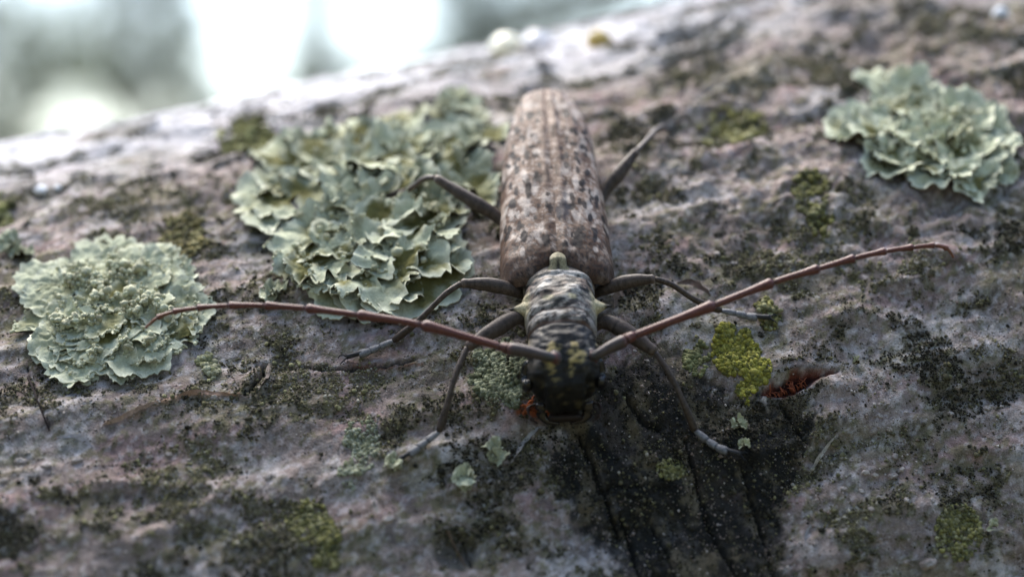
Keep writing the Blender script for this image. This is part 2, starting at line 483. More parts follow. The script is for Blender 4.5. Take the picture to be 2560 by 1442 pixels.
OCT = (np.array([[1, 0, 0], [-1, 0, 0], [0, 1, 0], [0, -1, 0], [0, 0, 1], [0, 0, -1]], float),
       np.array([[0, 2, 4], [2, 1, 4], [1, 3, 4], [3, 0, 4], [2, 0, 5], [1, 2, 5], [3, 1, 5], [0, 3, 5]]))
def granules(mb, u, s, rad, col, squash=0.8, hoff=0.2, rng=RNG, low=False, extra=0.0):
    iv, jf = OCT if low else ico_unit(); n = len(u); k = len(iv)
    phi = s / R
    c = log_pt(u, phi, surf_h(u, phi) + rad * hoff + extra)
    nrm = Nn * np.sin(phi)[:, None] - Y * np.cos(phi)[:, None]
    tan = Nn * np.cos(phi)[:, None] + Y * np.sin(phi)[:, None]
    sx = rng.uniform(0.7, 1.3, n); sy = rng.uniform(0.7, 1.3, n); sz = rng.uniform(0.6, 1.2, n) * squash
    jit = 1 + rng.uniform(-0.22, 0.22, (n, k))
    a = rng.uniform(0, 6.28, n); ca, sa = np.cos(a)[:, None], np.sin(a)[:, None]
    lx = iv[None, :, 0] * jit; ly = iv[None, :, 1] * jit; lz = iv[None, :, 2] * jit
    ex = (lx * ca - ly * sa) * sx[:, None]; ey = (lx * sa + ly * ca) * sy[:, None]; ez = lz * sz[:, None]
    P = c[:, None, :] + rad[:, None, None] * (ex[..., None] * A + ey[..., None] * tan[:, None, :] + ez[..., None] * nrm[:, None, :])
    f = (jf[None] + (np.arange(n) * k)[:, None, None]).reshape(-1, 3)
    mb.add(P.reshape(-1, 3), f, np.repeat(col, k, axis=0))

def rosette(label, group, poly, centre, n_out, n_mid, n_in, size, lift, ruf, tint, seed, inner=0.45, cup=0.0, knobs=200, knob_zone=0.55, rimk=0.4, scal=0.15, gaps=0.0):
    """poly: outline in photo pixels, used to find the spots on the log"""
    rs = np.random.default_rng(seed)
    P = np.array([uv_px(*p) for p in poly]); c = np.array(uv_px(*centre))
    root = empty('leafy_lichen', tuple(log_pt(c[0], c[1] / R, float(surf_h(c[0], c[1] / R)))))
    tag(root, label, 'lichen', group)
    # walk along the outline
    Q = np.vstack([P, P[:1]]); seg = np.hypot(*np.diff(Q, axis=0).T); cum = np.concatenate([[0], np.cumsum(seg)])
    def on(t):
        t = (t % 1.0) * cum[-1]; i = min(np.searchsorted(cum, t, 'right') - 1, len(seg) - 1)
        return Q[i] + (Q[i + 1] - Q[i]) * ((t - cum[i]) / seg[i])
    i = 0; rims = []
    for frac, n, sc_, hh, inn in ((1.0, n_out, 1.0, 0.02, inner * 0.5), (0.74, n_mid, 1.0, 0.055, inner * 1.0), (0.42, n_in, 0.9, 0.09, inner * 1.3)):
        for k in range(n):
            e = on((k + rs.uniform(-0.45, 0.45)) / n)
            cj = c + (P[rs.integers(0, len(P))] - c) * rs.uniform(0.0, 0.5)
            tip = c + (e - c) * frac * rs.uniform(0.86, 1.06)
            if frac < 0.9: tip = tip + rs.normal(0, 0.12 * size, 2)
            d = tip - cj; ang = math.atan2(d[1], d[0]) + rs.normal(0, 0.3 if frac > 0.9 else 0.65)
            if rs.uniform() < gaps: continue
            q_ = float(np.clip(rs.lognormal(0, 0.22), 0.7, 1.3)); L = size * sc_ * q_ * rs.uniform(0.8, 1.15); W = size * sc_ * q_ * rs.uniform(0.55, 0.9)
            st = tip - L * np.array([math.cos(ang), math.sin(ang)])
            rim = make_lobe(st[0], st[1], ang, L, W, lift * rs.uniform(0.4, 1.3), ruf * rs.uniform(0.6, 1.3), hh + rs.uniform(0, 0.03), root,
                      seed * 1000 + i, tint * rs.uniform(0.9, 1.08), inner=inn * rs.uniform(0.6, 1.4), cup=cup * rs.uniform(-0.3, 1.2), scal=scal)
            if frac < 0.9 and rs.uniform() < rimk: rims.append(rim[rs.uniform(0, 1, len(rim)) < 0.7])
            i += 1
    # knobbly soredia in the middle: one part, too small to pick apart
    if knobs:
        t = rs.uniform(0, 1, knobs * 4); f = np.sqrt(rs.uniform(0, 1, knobs * 4)) * knob_zone
        E = np.array([on(x) for x in t]); q = c + (E - c) * f[:, None]
        q = q[np.argsort(-(fbm(q[:, 0] * 2.6, q[:, 1] * 2.6, seed + 77, 2) + rs.normal(0, 0.12, len(q))))[:knobs]]
        m = MB(); rad = np.clip(rs.lognormal(math.log(0.032), 0.4, knobs), 0.012, 0.085)
        cl = mix(np.tile(GREY * tint, (knobs, 1)), MINT * tint, rs.uniform(0, 1, knobs))
        cl *= rs.uniform(0.75, 1.15, (knobs, 1))
        iv, jf = ico_unit()
        granules(m, q[:, 0], q[:, 1], rad, cl, 1.0, 0.0, rs)
        # lift on to the lobes
        v = m.v[0]; ph = np.repeat(q[:, 1] / R, len(iv))
        hh = np.repeat(0.10 + 0.16 * rs.uniform(0, 1, knobs), len(iv))[:, None]
        m.v[0] = v + hh * (Nn * np.sin(ph)[:, None] - Y * np.cos(ph)[:, None])
        if rims:
            rp = np.concatenate(rims); nr_ = len(rp); iv2, jf2 = ico_unit(); rad2 = rs.uniform(0.012, 0.032, nr_)
            V = rp[:, None] + rs.normal(0, 0.012, (nr_, 1, 3)) + iv2[None] * rad2[:, None, None] * rs.uniform(0.75, 1.25, (nr_, len(iv2), 1))
            f2 = (jf2[None] + (np.arange(nr_) * len(iv2))[:, None, None]).reshape(-1, 3)
            m.add(V.reshape(-1, 3), f2, np.repeat((MINT * 0.5 + GREY * 0.6)[None] * tint * rs.uniform(0.8, 1.2, (nr_, 1)), len(iv2), 0))
        o = m.build('soredia', M['lichen']); keep(o, root); o['kind'] = 'stuff'
    return root

LG = 'leafy lichen rosettes on the log'
rosette('pale mint leafy lichen with knobbly middle, under the tip of the straight antenna', LG,
        [(20, 850), (60, 740), (130, 620), (240, 600), (340, 610), (440, 620), (515, 690), (535, 790), (490, 850), (430, 930), (330, 960), (180, 985), (120, 900), (60, 890)],
        (300, 770), 32, 22, 12, 0.52, 0.05, 0.06, 0.97, 11, 0.5, knobs=800, knob_zone=0.62, rimk=0.7, gaps=0.12)
rosette('large ruffled mint lichen with olive hollows beside the wing cases', LG,
        [(580, 525), (650, 420), (700, 350), (800, 340), (900, 345), (1000, 330), (1090, 260), (1170, 280), (1230, 400), (1250, 520), (1240, 610), (1170, 690), (1150, 760), (1010, 795), (880, 830), (780, 800), (700, 690), (650, 600)],
        (930, 560), 32, 24, 18, 0.74, 0.08, 0.14, 0.95, 12, 1.4, gaps=0.15, cup=0.05, knobs=260, knob_zone=0.8, rimk=0.6)
rosette('rounded cup-lobed mint lichen cushion standing alone on rough bark', LG,
        [(2085, 360), (2120, 270), (2200, 210), (2290, 185), (2370, 210), (2450, 280), (2540, 350), (2555, 420), (2500, 490), (2400, 505), (2300, 500), (2200, 470), (2130, 430)],
        (2320, 350), 22, 15, 12, 0.52, 0.12, 0.09, 1.12, 23, 0.75, cup=0.07, scal=0.08, knobs=120, knob_zone=0.6, rimk=0.2)

def scrap(label, px, py, n, size, seed, lift=0.08, tint=0.95):
    rs = np.random.default_rng(seed); u, s = uv_px(px, py)
    root = empty('lichen_scrap', tuple(log_pt(u, s / R, float(surf_h(u, s / R)))))
    tag(root, label, 'lichen', 'small lichen scraps on the log')
    for k in range(n):
        a = rs.uniform(0, 6.28); L = size * rs.uniform(0.7, 1.3)
        make_lobe(u + rs.uniform(-.5, .5) * size, s + rs.uniform(-.5, .5) * size, a, L, L * rs.uniform(.5, .8), lift * rs.uniform(.5, 1.4), 0.05, 0.02 + 0.02 * k, root, seed * 100 + k, tint * rs.uniform(.9, 1.1), inner=0.25)
    return root
scrap('tiny mint lichen flake in front of the left front claw of the beetle', 985, 1165, 6, 0.12, 31)
scrap('small pale green lichen scrap with brown middle on the grey bark', 1165, 1192, 6, 0.16, 32, tint=0.85)
scrap('small green lichen scrap beside a papery bark flake', 1232, 1138, 5, 0.14, 33, tint=0.8)
scrap('tiny yellowish lichen crumb on the dark wedge above the right front foot', 1838, 1062, 4, 0.09, 34, tint=0.8)
scrap('tiny mint lichen crumb touching the right front claw of the beetle', 1852, 1122, 3, 0.08, 35)
scrap('blurred bluish lichen tuft at the upper end of the ruffled lichen', 1130, 300, 7, 0.3, 36, lift=0.2, tint=1.0)
scrap('small bluish grey lichen lobe below the ruffled lichen', 690, 740, 4, 0.2, 37, tint=0.75)
scrap('pale lichen crumb on dark pink bark below the cup-lobed cushion', 2140, 905, 3, 0.07, 38)
scrap('mint crumb on the bark at the lower right corner', 2480, 1318, 3, 0.07, 39)
scrap('pale grey lichen strip on the bark above the knobbly lichen', 30, 620, 6, 0.25, 40, tint=0.85)

# =====================================================================
# yellow and grey powdery lichen patches, and the crust that covers the bark
# =====================================================================
def patch(label, spots, n, cols, rad, seed, rough=0.5, name='powdery_lichen', cat='lichen'):
    rs = np.random.default_rng(seed)
    us, ss = [], []
    tot = sum(a * b for _, _, a, b in spots)
    for (px, py, ax, ay) in spots:
        k = int(n * ax * ay / tot)
        r = np.sqrt(rs.uniform(0, 1, k * 2)); a = rs.uniform(0, 6.28, k * 2)
        X = px + ax * r * np.cos(a); Yp = py + ay * r * np.sin(a)
        q = np.array([uv_px(x, y) for x, y in zip(X, Yp)])
        keepm = (fbm(q[:, 0] * 4, q[:, 1] * 4, seed, 3) + (1 - r) * 1.1 - rough * 0.6) > rs.uniform(-0.45, 0.75, len(r))
        us.append(q[keepm, 0]); ss.append(q[keepm, 1])
    u = np.concatenate(us); s = np.concatenate(ss); k = len(u)
    c = np.array(cols)[rs.integers(0, len(cols), k)] * rs.uniform(0.6, 1.25, (k, 1))
    m = MB(); granules(m, u, s, np.clip(rs.lognormal(math.log(rad * 0.62), 0.45, k), rad * 0.2, rad * 1.6), c, 0.9, 0.5, rs)
    o = m.build(name, M['crust'])
    return tag(o, label, cat, 'powdery lichen patches')
YEL = [(0.28, 0.26, 0.05), (0.22, 0.21, 0.045), (0.34, 0.31, 0.08), (0.13, 0.13, 0.04)]
YD = [(0.20, 0.19, 0.07), (0.15, 0.145, 0.055), (0.10, 0.10, 0.05), (0.25, 0.24, 0.13)]
YG = [(0.21, 0.21, 0.085), (0.28, 0.28, 0.14), (0.13, 0.13, 0.05), (0.06, 0.06, 0.03)]
GG = [(0.17, 0.19, 0.12), (0.24, 0.26, 0.18), (0.11, 0.12, 0.07), (0.28, 0.29, 0.19)]
patch('bright yellow-green powdery lichen beside the torn red wound', [(1840, 885, 62, 62), (1890, 925, 38, 42), (1870, 970, 28, 40), (1815, 850, 30, 35)], 5200, YEL, 0.026, 51)
patch('grey-green grainy crust beside the head of the beetle', [(1245, 930, 75, 90), (1260, 990, 60, 40)], 4200, GG, 0.026, 52)
patch('blurred yellow lichen spot near the crest of the log', [(620, 355, 75, 48)], 900, YG, 0.045, 53, 0.3)
patch('mustard lichen spot next to the knobbly lichen', [(460, 590, 70, 55)], 900, [(0.17, 0.145, 0.06), (0.22, 0.2, 0.1), (0.1, 0.09, 0.05)], 0.035, 54)
patch('faint yellow lichen on the rough bark near the hind leg tip', [(1830, 320, 90, 50)], 800, YD, 0.04, 55)
patch('yellow lichen on the rough bark below the cup-lobed cushion', [(2025, 500, 50, 55), (2050, 580, 45, 30)], 800, YD, 0.035, 56)
patch('dim yellow lichen next to the tarsus of the right middle leg', [(1925, 800, 30, 28), (1905, 770, 25, 20)], 400, YD, 0.03, 57)
patch('yellow-green grainy lichen near the lower right corner', [(2395, 1330, 60, 75)], 1800, YD, 0.022, 58)
patch('yellow-green grainy streak on grey bark at the bottom edge', [(770, 1290, 60, 50), (815, 1370, 42, 80), (790, 1330, 50, 55)], 3000, YD, 0.020, 59)
patch('round pale grainy lichen dot near the bark crack', [(520, 905, 30, 38)], 700, [(0.3, 0.3, 0.2), (0.22, 0.22, 0.12)], 0.032, 60)
patch('faint green lichen speckle on the dark wedge', [(1680, 1165, 36, 28)], 700, YD, 0.018, 61, 0.1)
patch('dim green lichen spot beside the right front shin', [(1740, 900, 35, 45)], 600, [(0.12, 0.13, 0.06), (0.2, 0.2, 0.1)], 0.03, 62)
patch('pale green-grey grainy patch above the left front claw', [(905, 1100, 45, 75), (880, 1180, 35, 40)], 2000, [(0.27, 0.28, 0.19), (0.2, 0.21, 0.13), (0.3, 0.32, 0.25)], 0.022, 63)
patch('olive moss patch at the left edge of the bark', [(5, 530, 30, 45)], 160, YG, 0.05, 64)

# the crust everywhere else, uncountable
NC = 800000
u = RNG.uniform(-9.6, 9.6, NC); s = RNG.uniform(d2r(6), d2r(92), NC) * R
ppx, ppy = project(log_pt(u, s / R))
big_c = fbm(u * 0.55, s * 0.8, 301, 4); mid_c = fbm(u * 2.1, s * 2.5, 305, 3); sm_c = fbm(u * 6.5, s * 7.5, 309, 2)
clus = big_c + 0.75 * mid_c + 0.45 * sm_c
sdwg = sd_polygon(ppx, ppy, wedge)
dens = sstep(0.02, 0.60, clus + 0.06) ** 1.3
dens = np.where(sdwg < 0, 0.25 + dens * 0.6, dens)
crestm = sstep(d2r(66), d2r(84), s / R) * (u < 4)
dens = dens * (1 - 0.85 * crestm) + 0.012
sel = (RNG.uniform(0, 1, NC) < dens * 0.95) & (ppx > -80) & (ppx < 2640) & (ppy < 1520)
sel &= sd_polygon(ppx, ppy, wound) > 6
u, s, cl, sdwg = u[sel], s[sel], clus[sel], sdwg[sel]
k = len(u)
pal = np.array([(0.028, 0.026, 0.020), (0.058, 0.053, 0.036), (0.10, 0.092, 0.056), (0.155, 0.145, 0.080), (0.22, 0.21, 0.115), (0.32, 0.30, 0.25)])
yel_n = fbm(u * 0.5, s * 0.7, 311, 3)
pick = np.clip((RNG.normal(1.7, 1.2, k) + 2.8 * yel_n + 1.2 * fbm(u * 4, s * 4, 313, 2)).round().astype(int), 0, 5)
pick = np.where((sdwg < 0) & (RNG.uniform(0, 1, k) < 0.8), 0, pick)
col = pal[pick] * RNG.uniform(0.7, 1.3, (k, 1))
rad = RNG.lognormal(math.log(0.0105), 0.42, k); rad = np.clip(rad, 0.006, 0.05)
big_g = rad > 0.024
GR = np.maximum(cl, 0) * 0.035
m = MB()
for msk, lo in ((big_g, False), (~big_g, True)):
    granules(m, u[msk], s[msk], rad[msk], col[msk], 0.9, 0.25, low=lo, extra=GR[msk] * RNG.uniform(0, 1, msk.sum()))

NG = 150000
u = RNG.uniform(-9.4, 6.0, NG); s = RNG.uniform(d2r(12), d2r(60), NG) * R
ppx, ppy = project(log_pt(u, s / R))
gn = fbm(u * 1.2, s * 1.5, 321, 3) + 0.5 * fbm(u * 5, s * 6, 323, 2)
sel = (RNG.uniform(0, 1, NG) < 0.10 + 0.5 * sstep(0.0, 0.5, gn)) & (ppx > -40) & (ppx < 2600) & (ppy < 1480) & (ppy > 380)
u, s = u[sel], s[sel]; k = len(u)
gp = np.array([(0.28, 0.23, 0.20), (0.40, 0.36, 0.33), (0.14, 0.11, 0.09), (0.20, 0.16, 0.14), (0.10, 0.09, 0.06)])
granules(m, u, s, np.clip(RNG.lognormal(math.log(0.010), 0.4, k), 0.005, 0.03), gp[RNG.integers(0, 5, k)] * RNG.uniform(0.75, 1.2, (k, 1)), 0.7, 0.15, low=True)
crust = m.build('crust_lichen', M['crust'])
tag(crust, 'dark olive grainy lichen crust scattered over the grey bark', 'lichen', kind='stuff')

# =====================================================================
# tubes
# =====================================================================
def catmull(P, n):
    P = np.asarray(P, float); k = len(P)
    t = np.linspace(0, k - 1, n); i = np.clip(np.floor(t).astype(int), 0, k - 2); f = (t - i)[:, None]
    E = np.vstack([2 * P[0] - P[1], P, 2 * P[-1] - P[-2]])
    p0, p1, p2, p3 = E[i], E[i + 1], E[i + 2], E[i + 3]
    return 0.5 * (2 * p1 + (p2 - p0) * f + (2 * p0 - 5 * p1 + 4 * p2 - p3) * f ** 2 + (3 * p1 - p0 - 3 * p2 + p3) * f ** 3)

def tube(mb, P, rad, col, ns=12, flat=1.0, up=None, cap=True):
    P = np.asarray(P, float); n = len(P); rad = np.broadcast_to(np.asarray(rad, float), (n,))
    T = np.gradient(P, axis=0); T /= np.linalg.norm(T, axis=1)[:, None] + 1e-12
    ref = np.array([0, 0, 1.0]) if up is None else np.asarray(up, float)
    X = np.cross(T, ref); X /= np.linalg.norm(X, axis=1)[:, None] + 1e-9
    Z = np.cross(X, T)
    a = np.linspace(0, 2 * math.pi, ns, endpoint=False)
    G = P[:, None] + rad[:, None, None] * (np.cos(a)[None, :, None] * X[:, None] + flat * np.sin(a)[None, :, None] * Z[:, None])
    C = np.asarray(col, float)
    C = np.tile(C, (n, ns, 1)) if C.ndim == 1 else np.repeat(C[:, None], ns, 1)
    if cap:
        G = np.concatenate([np.repeat(P[:1, None], ns, 1), G, np.repeat(P[-1:, None], ns, 1)]); C = np.concatenate([C[:1], C, C[-1:]])
    mb.grid(G, C, wrap=True)

# =====================================================================
# the beetle
# =====================================================================
OU, OPHI = hit(1396, 798)
BPHI = OPHI + d2r(6.0)
Uv = Nn * math.sin(BPHI) - Y * math.cos(BPHI)             # up from the bark
Fv = -(Nn * math.cos(BPHI) + Y * math.sin(BPHI))          # towards the head
F0v, best = Fv.copy(), None
OB0 = log_pt(OU, OPHI, 0.0) + Uv * 0.02
for yaw in np.radians(np.arange(-25, 25.1, 0.5)):         # heading on the bark: wing tips point to the crest, a little left
    f_ = F0v * math.cos(yaw) + A * math.sin(yaw)
    e_ = abs(project(OB0 - f_ * 4.0 + Uv * 0.6)[0] - 1360)
    if best is None or e_ < best[0]: best = (e_, f_)
Fv = best[1]; Xv = np.cross(Uv, Fv)
if Xv @ A < 0: Xv = -Xv
OB = log_pt(OU, OPHI, 0.0) + Uv * 0.02
def B(x, f, u):
    x = np.asarray(x, float)[..., None]; f = np.asarray(f, float)[..., None]; u = np.asarray(u, float)[..., None]
    return OB + Xv * x + Fv * f + Uv * u

beetle = empty('longhorn_beetle', tuple(OB))
tag(beetle, 'mottled brown and grey longhorn beetle with long reddish antennae, head down on the log', 'beetle')

def interp(x, xs, ys): return np.interp(x, xs, ys)
body = MB()
# ---- trunk of the body as one loft: abdomen, thorax, pronotum, head bending down to the mouth
#      (F, U) centre, tilt of the ring plane, half width, half thickness above, half thickness below
ST = np.array([
    [-3.70, 0.36, 0, 0.10, 0.08, 0.06], [-3.45, 0.38, 0, 0.36, 0.16, 0.14], [-2.8, 0.42, 0, 0.52, 0.24, 0.22], [-1.6, 0.44, 0, 0.58, 0.30, 0.26],
    [-0.6, 0.46, 0, 0.60, 0.34, 0.28], [-0.20, 0.50, 0, 0.55, 0.36, 0.28], [-0.06, 0.53, 0, 0.47, 0.36, 0.30], [0.02, 0.54, 0, 0.455, 0.385, 0.32],
    [0.07, 0.54, 0, 0.465, 0.405, 0.34], [0.12, 0.54, 0, 0.445, 0.395, 0.34], [0.18, 0.54, 0, 0.455, 0.42, 0.35], [0.28, 0.54, 0, 0.468, 0.435, 0.36],
    [0.42, 0.54, 0, 0.485, 0.45, 0.37], [0.56, 0.54, 0, 0.475, 0.445, 0.37], [0.68, 0.54, 0, 0.455, 0.43, 0.36], [0.745, 0.54, 0, 0.44, 0.41, 0.35],
    [0.79, 0.54, 2, 0.452, 0.422, 0.36], [0.86, 0.54, 3, 0.445, 0.415, 0.35], [0.90, 0.54, 4, 0.425, 0.385, 0.34], [0.935, 0.54, 5, 0.40, 0.36, 0.33],
    [0.97, 0.535, 7, 0.432, 0.405, 0.34], [1.08, 0.52, 12, 0.445, 0.425, 0.35], [1.20, 0.50, 20, 0.455, 0.44, 0.34], [1.30, 0.46, 32, 0.46, 0.445, 0.32],
    [1.37, 0.40, 46, 0.465, 0.435, 0.30], [1.42, 0.32, 58, 0.46, 0.42, 0.28], [1.44, 0.24, 68, 0.425, 0.39, 0.25], [1.46, 0.14, 76, 0.37, 0.35, 0.22],
    [1.47, 0.05, 82, 0.30, 0.31, 0.18], [1.48, -0.03, 86, 0.24, 0.26, 0.14], [1.48, -0.07, 88, 0.05, 0.08, 0.05]])
nk = 260
arc = np.concatenate([[0], np.cumsum(np.hypot(np.diff(ST[:, 0]), np.diff(ST[:, 1])))])
# spend most rings on the visible front
tt = np.concatenate([np.linspace(0, arc[5], 40, endpoint=False), np.linspace(arc[5], arc[-1], nk - 40)])
S_ = np.stack([np.interp(tt, arc, ST[:, i]) for i in range(6)], 1)
na = 96
al = np.linspace(0, 2 * math.pi, na, endpoint=False)      # 0 = right, 90 = dorsal
F0, U0, TA, HW, HT, HB = [S_[:, i][:, None] for i in range(6)]
TA = np.radians(TA)
co, si = np.cos(al)[None], np.sin(al)[None]
sgn = lambda v, p: np.sign(v) * np.abs(v) ** p
xx = HW * sgn(co, 0.85); zz = np.where(si > 0, HT, HB) * sgn(si, 0.9)
FF = F0 + zz * np.sin(TA); ZZ = U0 + zz * np.cos(TA)
is_pro = sstep(-0.02, 0.06, F0) * (1 - sstep(0.90, 0.94, F0)) * (TA < 0.1)
is_head = sstep(0.92, 0.97, F0)
# relief: fine transverse wrinkles and lumps on the pronotum, dents on the head
wr = fbm(xx * 4.5, FF * 15 + 3 + 1.2 * np.sin(xx * 5), 401, 3)
lump = fbm(xx * 4.5, FF * 4.5, 403, 3)
disp = is_pro * (0.007 * wr + 0.030 * lump + 0.035 * np.exp(-((np.abs(xx) - 0.2) / 0.09) ** 2 - ((FF - 0.42) / 0.12) ** 2))
frons = sstep(1.36, 1.41, F0) * (1 - sstep(1.465, 1.48, F0)) * (si > 0)
disp = disp + frons * (0.05 * (1 - sstep(0.20, 0.27, np.abs(xx))) - 0.05 * np.exp(-((np.abs(xx) - 0.30) / 0.05) ** 2)) - 0.03 * np.exp(-((F0 - 1.472) / 0.004) ** 2) * (si > 0)
disp = disp + is_head * (0.018 * fbm(xx * 9, (FF - ZZ) * 9, 407, 3) - 0.045 * np.exp(-(xx / 0.05) ** 2) * sstep(1.0, 1.25, F0) * (si > 0)
        + 0.05 * np.exp(-((np.abs(xx) - 0.27) / 0.10) ** 2 - ((F0 - 1.33) / 0.07) ** 2) * (si > 0))
nx, nz = co, si
FF = FF + disp * nz * np.sin(TA); ZZ = ZZ + disp * nz * np.cos(TA); xx = xx + disp * nx
# colours
dark = np.array([0.018, 0.017, 0.016]); tan = np.array([0.27, 0.235, 0.19]); pub = np.array([0.36, 0.34, 0.31]); rust = np.array([0.10, 0.055, 0.035])
cream = np.array([0.44, 0.385, 0.24]); ochre = np.array([0.30, 0.235, 0.095])
c = np.tile(np.array([0.05, 0.042, 0.036]), FF.shape + (1,))
pn = fbm(xx * 9.0, FF * 10 + np.sin(xx * 7), 411, 4) + 0.35 * fbm(xx * 26, FF * 30, 412, 2); pn2 = fbm(xx * 3, FF * 5, 413, 3)
cp = mix(np.tile(tan * 0.8, FF.shape + (1,)), pub, sstep(-0.1, 0.35, pn2))
cp = mix(cp, rust, sstep(0.05, 0.4, fbm(xx * 4 + 3, FF * 7, 415, 3)) * 0.6)
cp = mix(cp, dark, sstep(0.06, 0.26, pn) * 0.92)
cp = mix(cp, dark, np.exp(-(xx / 0.045) ** 2 - ((FF - 0.33) / 0.09) ** 2))
for sx in (-1, 1):
    cp = mix(cp, cream, 0.9 * (1 - sstep(0.7, 1.1, np.hypot((xx - sx * 0.155) / 0.065, (FF - 0.57) / 0.05) + 0.3 * pn)))
cp = mix(cp, cream * 0.9, 0.85 * sstep(0.36, 0.43, np.abs(xx)) * (1 - sstep(0.12, 0.26, np.abs(FF - 0.50))) * sstep(-0.4, 0.0, 0.3 - pn))
cp = mix(cp, pub * 0.85, sstep(0.62, 0.70, FF) * sstep(-0.15, 0.2, -pn) * 0.7)
cp = mix(cp, rust * 0.6, np.exp(-((FF - 0.745) / 0.02) ** 2) * 0.8)
cp = mix(cp, np.array([0.14, 0.07, 0.04]), np.exp(-((F0 - 0.915) / 0.02) ** 2) * 0.9 + 0 * xx)
hn = fbm(xx * 9, (FF - ZZ) * 9, 421, 4)
ch = np.tile(dark * 0.9, FF.shape + (1,))
ch = mix(ch, tan * 0.7, sstep(0.0, 0.3, hn) * sstep(0.12, 0.3, np.abs(xx)) * (1 - sstep(1.2, 1.4, F0)) * 0.9)
yp = np.exp(-((np.abs(xx) - 0.12 - 0.05 * np.sin((F0 - 1.2) * 18)) / 0.085) ** 2) * np.exp(-((F0 - 1.27) / 0.10) ** 2) * (si > 0)
ch = mix(ch, ochre, sstep(0.35, 0.65, yp + 0.95 * hn) * sstep(0.1, 0.3, yp))
ch = mix(ch, cream * 0.8, sstep(0.40, 0.44, np.abs(xx)) * (1 - sstep(1.15, 1.3, F0)) * sstep(-0.1, 0.15, hn) * 0.7)
ch = mix(ch, dark * 0.4, sstep(1.33, 1.39, F0) * 0.9 * (1 - 0.5 * sstep(0.2, 0.4, hn)) + 0 * xx)
ch = mix(ch, ochre * 0.5, sstep(0.25, 0.45, hn) * sstep(1.36, 1.40, F0) * 0.25)
c = mix(c, cp, np.clip(is_pro + 0 * xx, 0, 1)); c = mix(c, ch, np.clip(is_head + 0 * xx, 0, 1))
body.grid(B(xx, FF, ZZ), c, wrap=True)

# ---- side spines of the pronotum
for sx in (-1, 1):
    n = 14; t = np.linspace(0, 1, n)
    P = B(sx * (0.33 + 0.335 * t), 0.45 + 0.03 * t, 0.63 + 0.05 * t)
    r = 0.21 * (1 - t) ** 1.45 + 0.008
    cc = mix(np.tile(cream, (n, 1)), dark, sstep(0.72, 0.80, t))
    tube(body, P, r, cc, 16)

# ---- legs: joints by where they stand on the log and how high above the bark
leg_c = np.array([0.066, 0.050, 0.040]); leg_d = np.array([0.045, 0.034, 0.028]); tar_c = np.array([0.15, 0.15, 0.155]); claw_c = np.array([0.02, 0.02, 0.022])
BODYV = B(xx, FF, ZZ).reshape(-1, 3); BPX, BPY = project(BODYV)
def head_depth(px, py, rad=9):
    m_ = np.hypot(BPX - px, BPY - py) < rad
    return float(BODYV[m_, 1].min())
def P3(px, py, h):
    u, phi = hit(px, py, h)
    return log_pt(u, phi, h + (float(surf_h(u, phi)) if h < 0.3 else 0.0))
def leg(root, femur, tibia, tarsus, fr=0.105, tr=0.062):
    knee = femur[-1]
    fp = catmull(np.vstack([root] + [P3(*q) for q in femur]), 34)
    t = np.linspace(0, 1, 34)
    r = fr * np.interp(t, [0, 0.2, 0.35, 0.6, 0.8, 0.93, 0.97, 1], [0.6, 0.62, 0.85, 1.0, 0.85, 0.62, 0.66, 0.45])
    nz = fbm(t * 30, t * 0 + femur[0][0], 431, 2)[:, None]
    cc = np.clip(leg_c * (1 + 0.5 * nz), 0.02, 1)
    cc = mix(cc, leg_c * 1.6, sstep(0.93, 0.97, t))
    tube(body, fp, r, cc, 14, flat=1.15)
    kp = P3(*knee)
    tp = catmull(np.vstack([kp] + [P3(*q) for q in tibia]), 34)
    r = tr * (0.74 + 0.08 * np.sin(t * 7) + 0.34 * sstep(0.4, 0.92, t)); r = r * (1 - 0.3 * sstep(0.95, 1, t))
    cc = leg_c * (1 + 0.5 * fbm(t * 30, t * 0 + femur[0][0] + 9, 433, 2)[:, None])
    cc = mix(cc, leg_d, sstep(0.6, 0.9, t) * 0.6)
    tube(body, tp, r, np.clip(cc, 0.02, 1), 12)
    # tarsus: three heart-shaped joints, a slim claw joint, two claws
    TP = np.vstack([P3(*tibia[-1])] + [P3(*q) for q in tarsus])
    seg = catmull(TP, 60)
    cum = np.concatenate([[0], np.cumsum(np.linalg.norm(np.diff(seg, axis=0), axis=1))]); cum /= cum[-1]
    def cut(a, b, n=9):
        tq = np.linspace(a, b, n); return np.stack([np.interp(tq, cum, seg[:, i]) for i in range(3)], 1)
    for (a, b, rr) in ((0.0, 0.29, 0.048), (0.27, 0.49, 0.052), (0.47, 0.70, 0.060)):
        q = cut(a, b); tq = np.linspace(0, 1, 9)
        tube(body, q, rr * (0.6 + 0.45 * np.sin(tq * 2.2) ** 0.8), mix(np.tile(tar_c, (9, 1)), claw_c * 2.5, sstep(0.88, 1, tq) * 0.7), 12, flat=0.75, up=Uv)
    q = cut(0.60, 0.94); tube(body, q + Uv * 0.02, 0.026 + 0.012 * np.linspace(0, 1, 9), claw_c * 1.6, 10, up=Uv)
    d = seg[-1] - seg[-8]; d /= np.linalg.norm(d); sdv = np.cross(d, Uv)
    for sg in (-1, 1):
        c0 = cut(0.92, 0.93, 2)[0] + Uv * 0.02
        cp_ = catmull([c0, c0 + d * 0.05 + sdv * sg * 0.045, c0 + d * 0.10 + sdv * sg * 0.07 - Uv * 0.02, c0 + d * 0.12 + sdv * sg * 0.06 - Uv * 0.06], 8)
        tube(body, cp_, np.linspace(0.016, 0.004, 8), claw_c, 6)
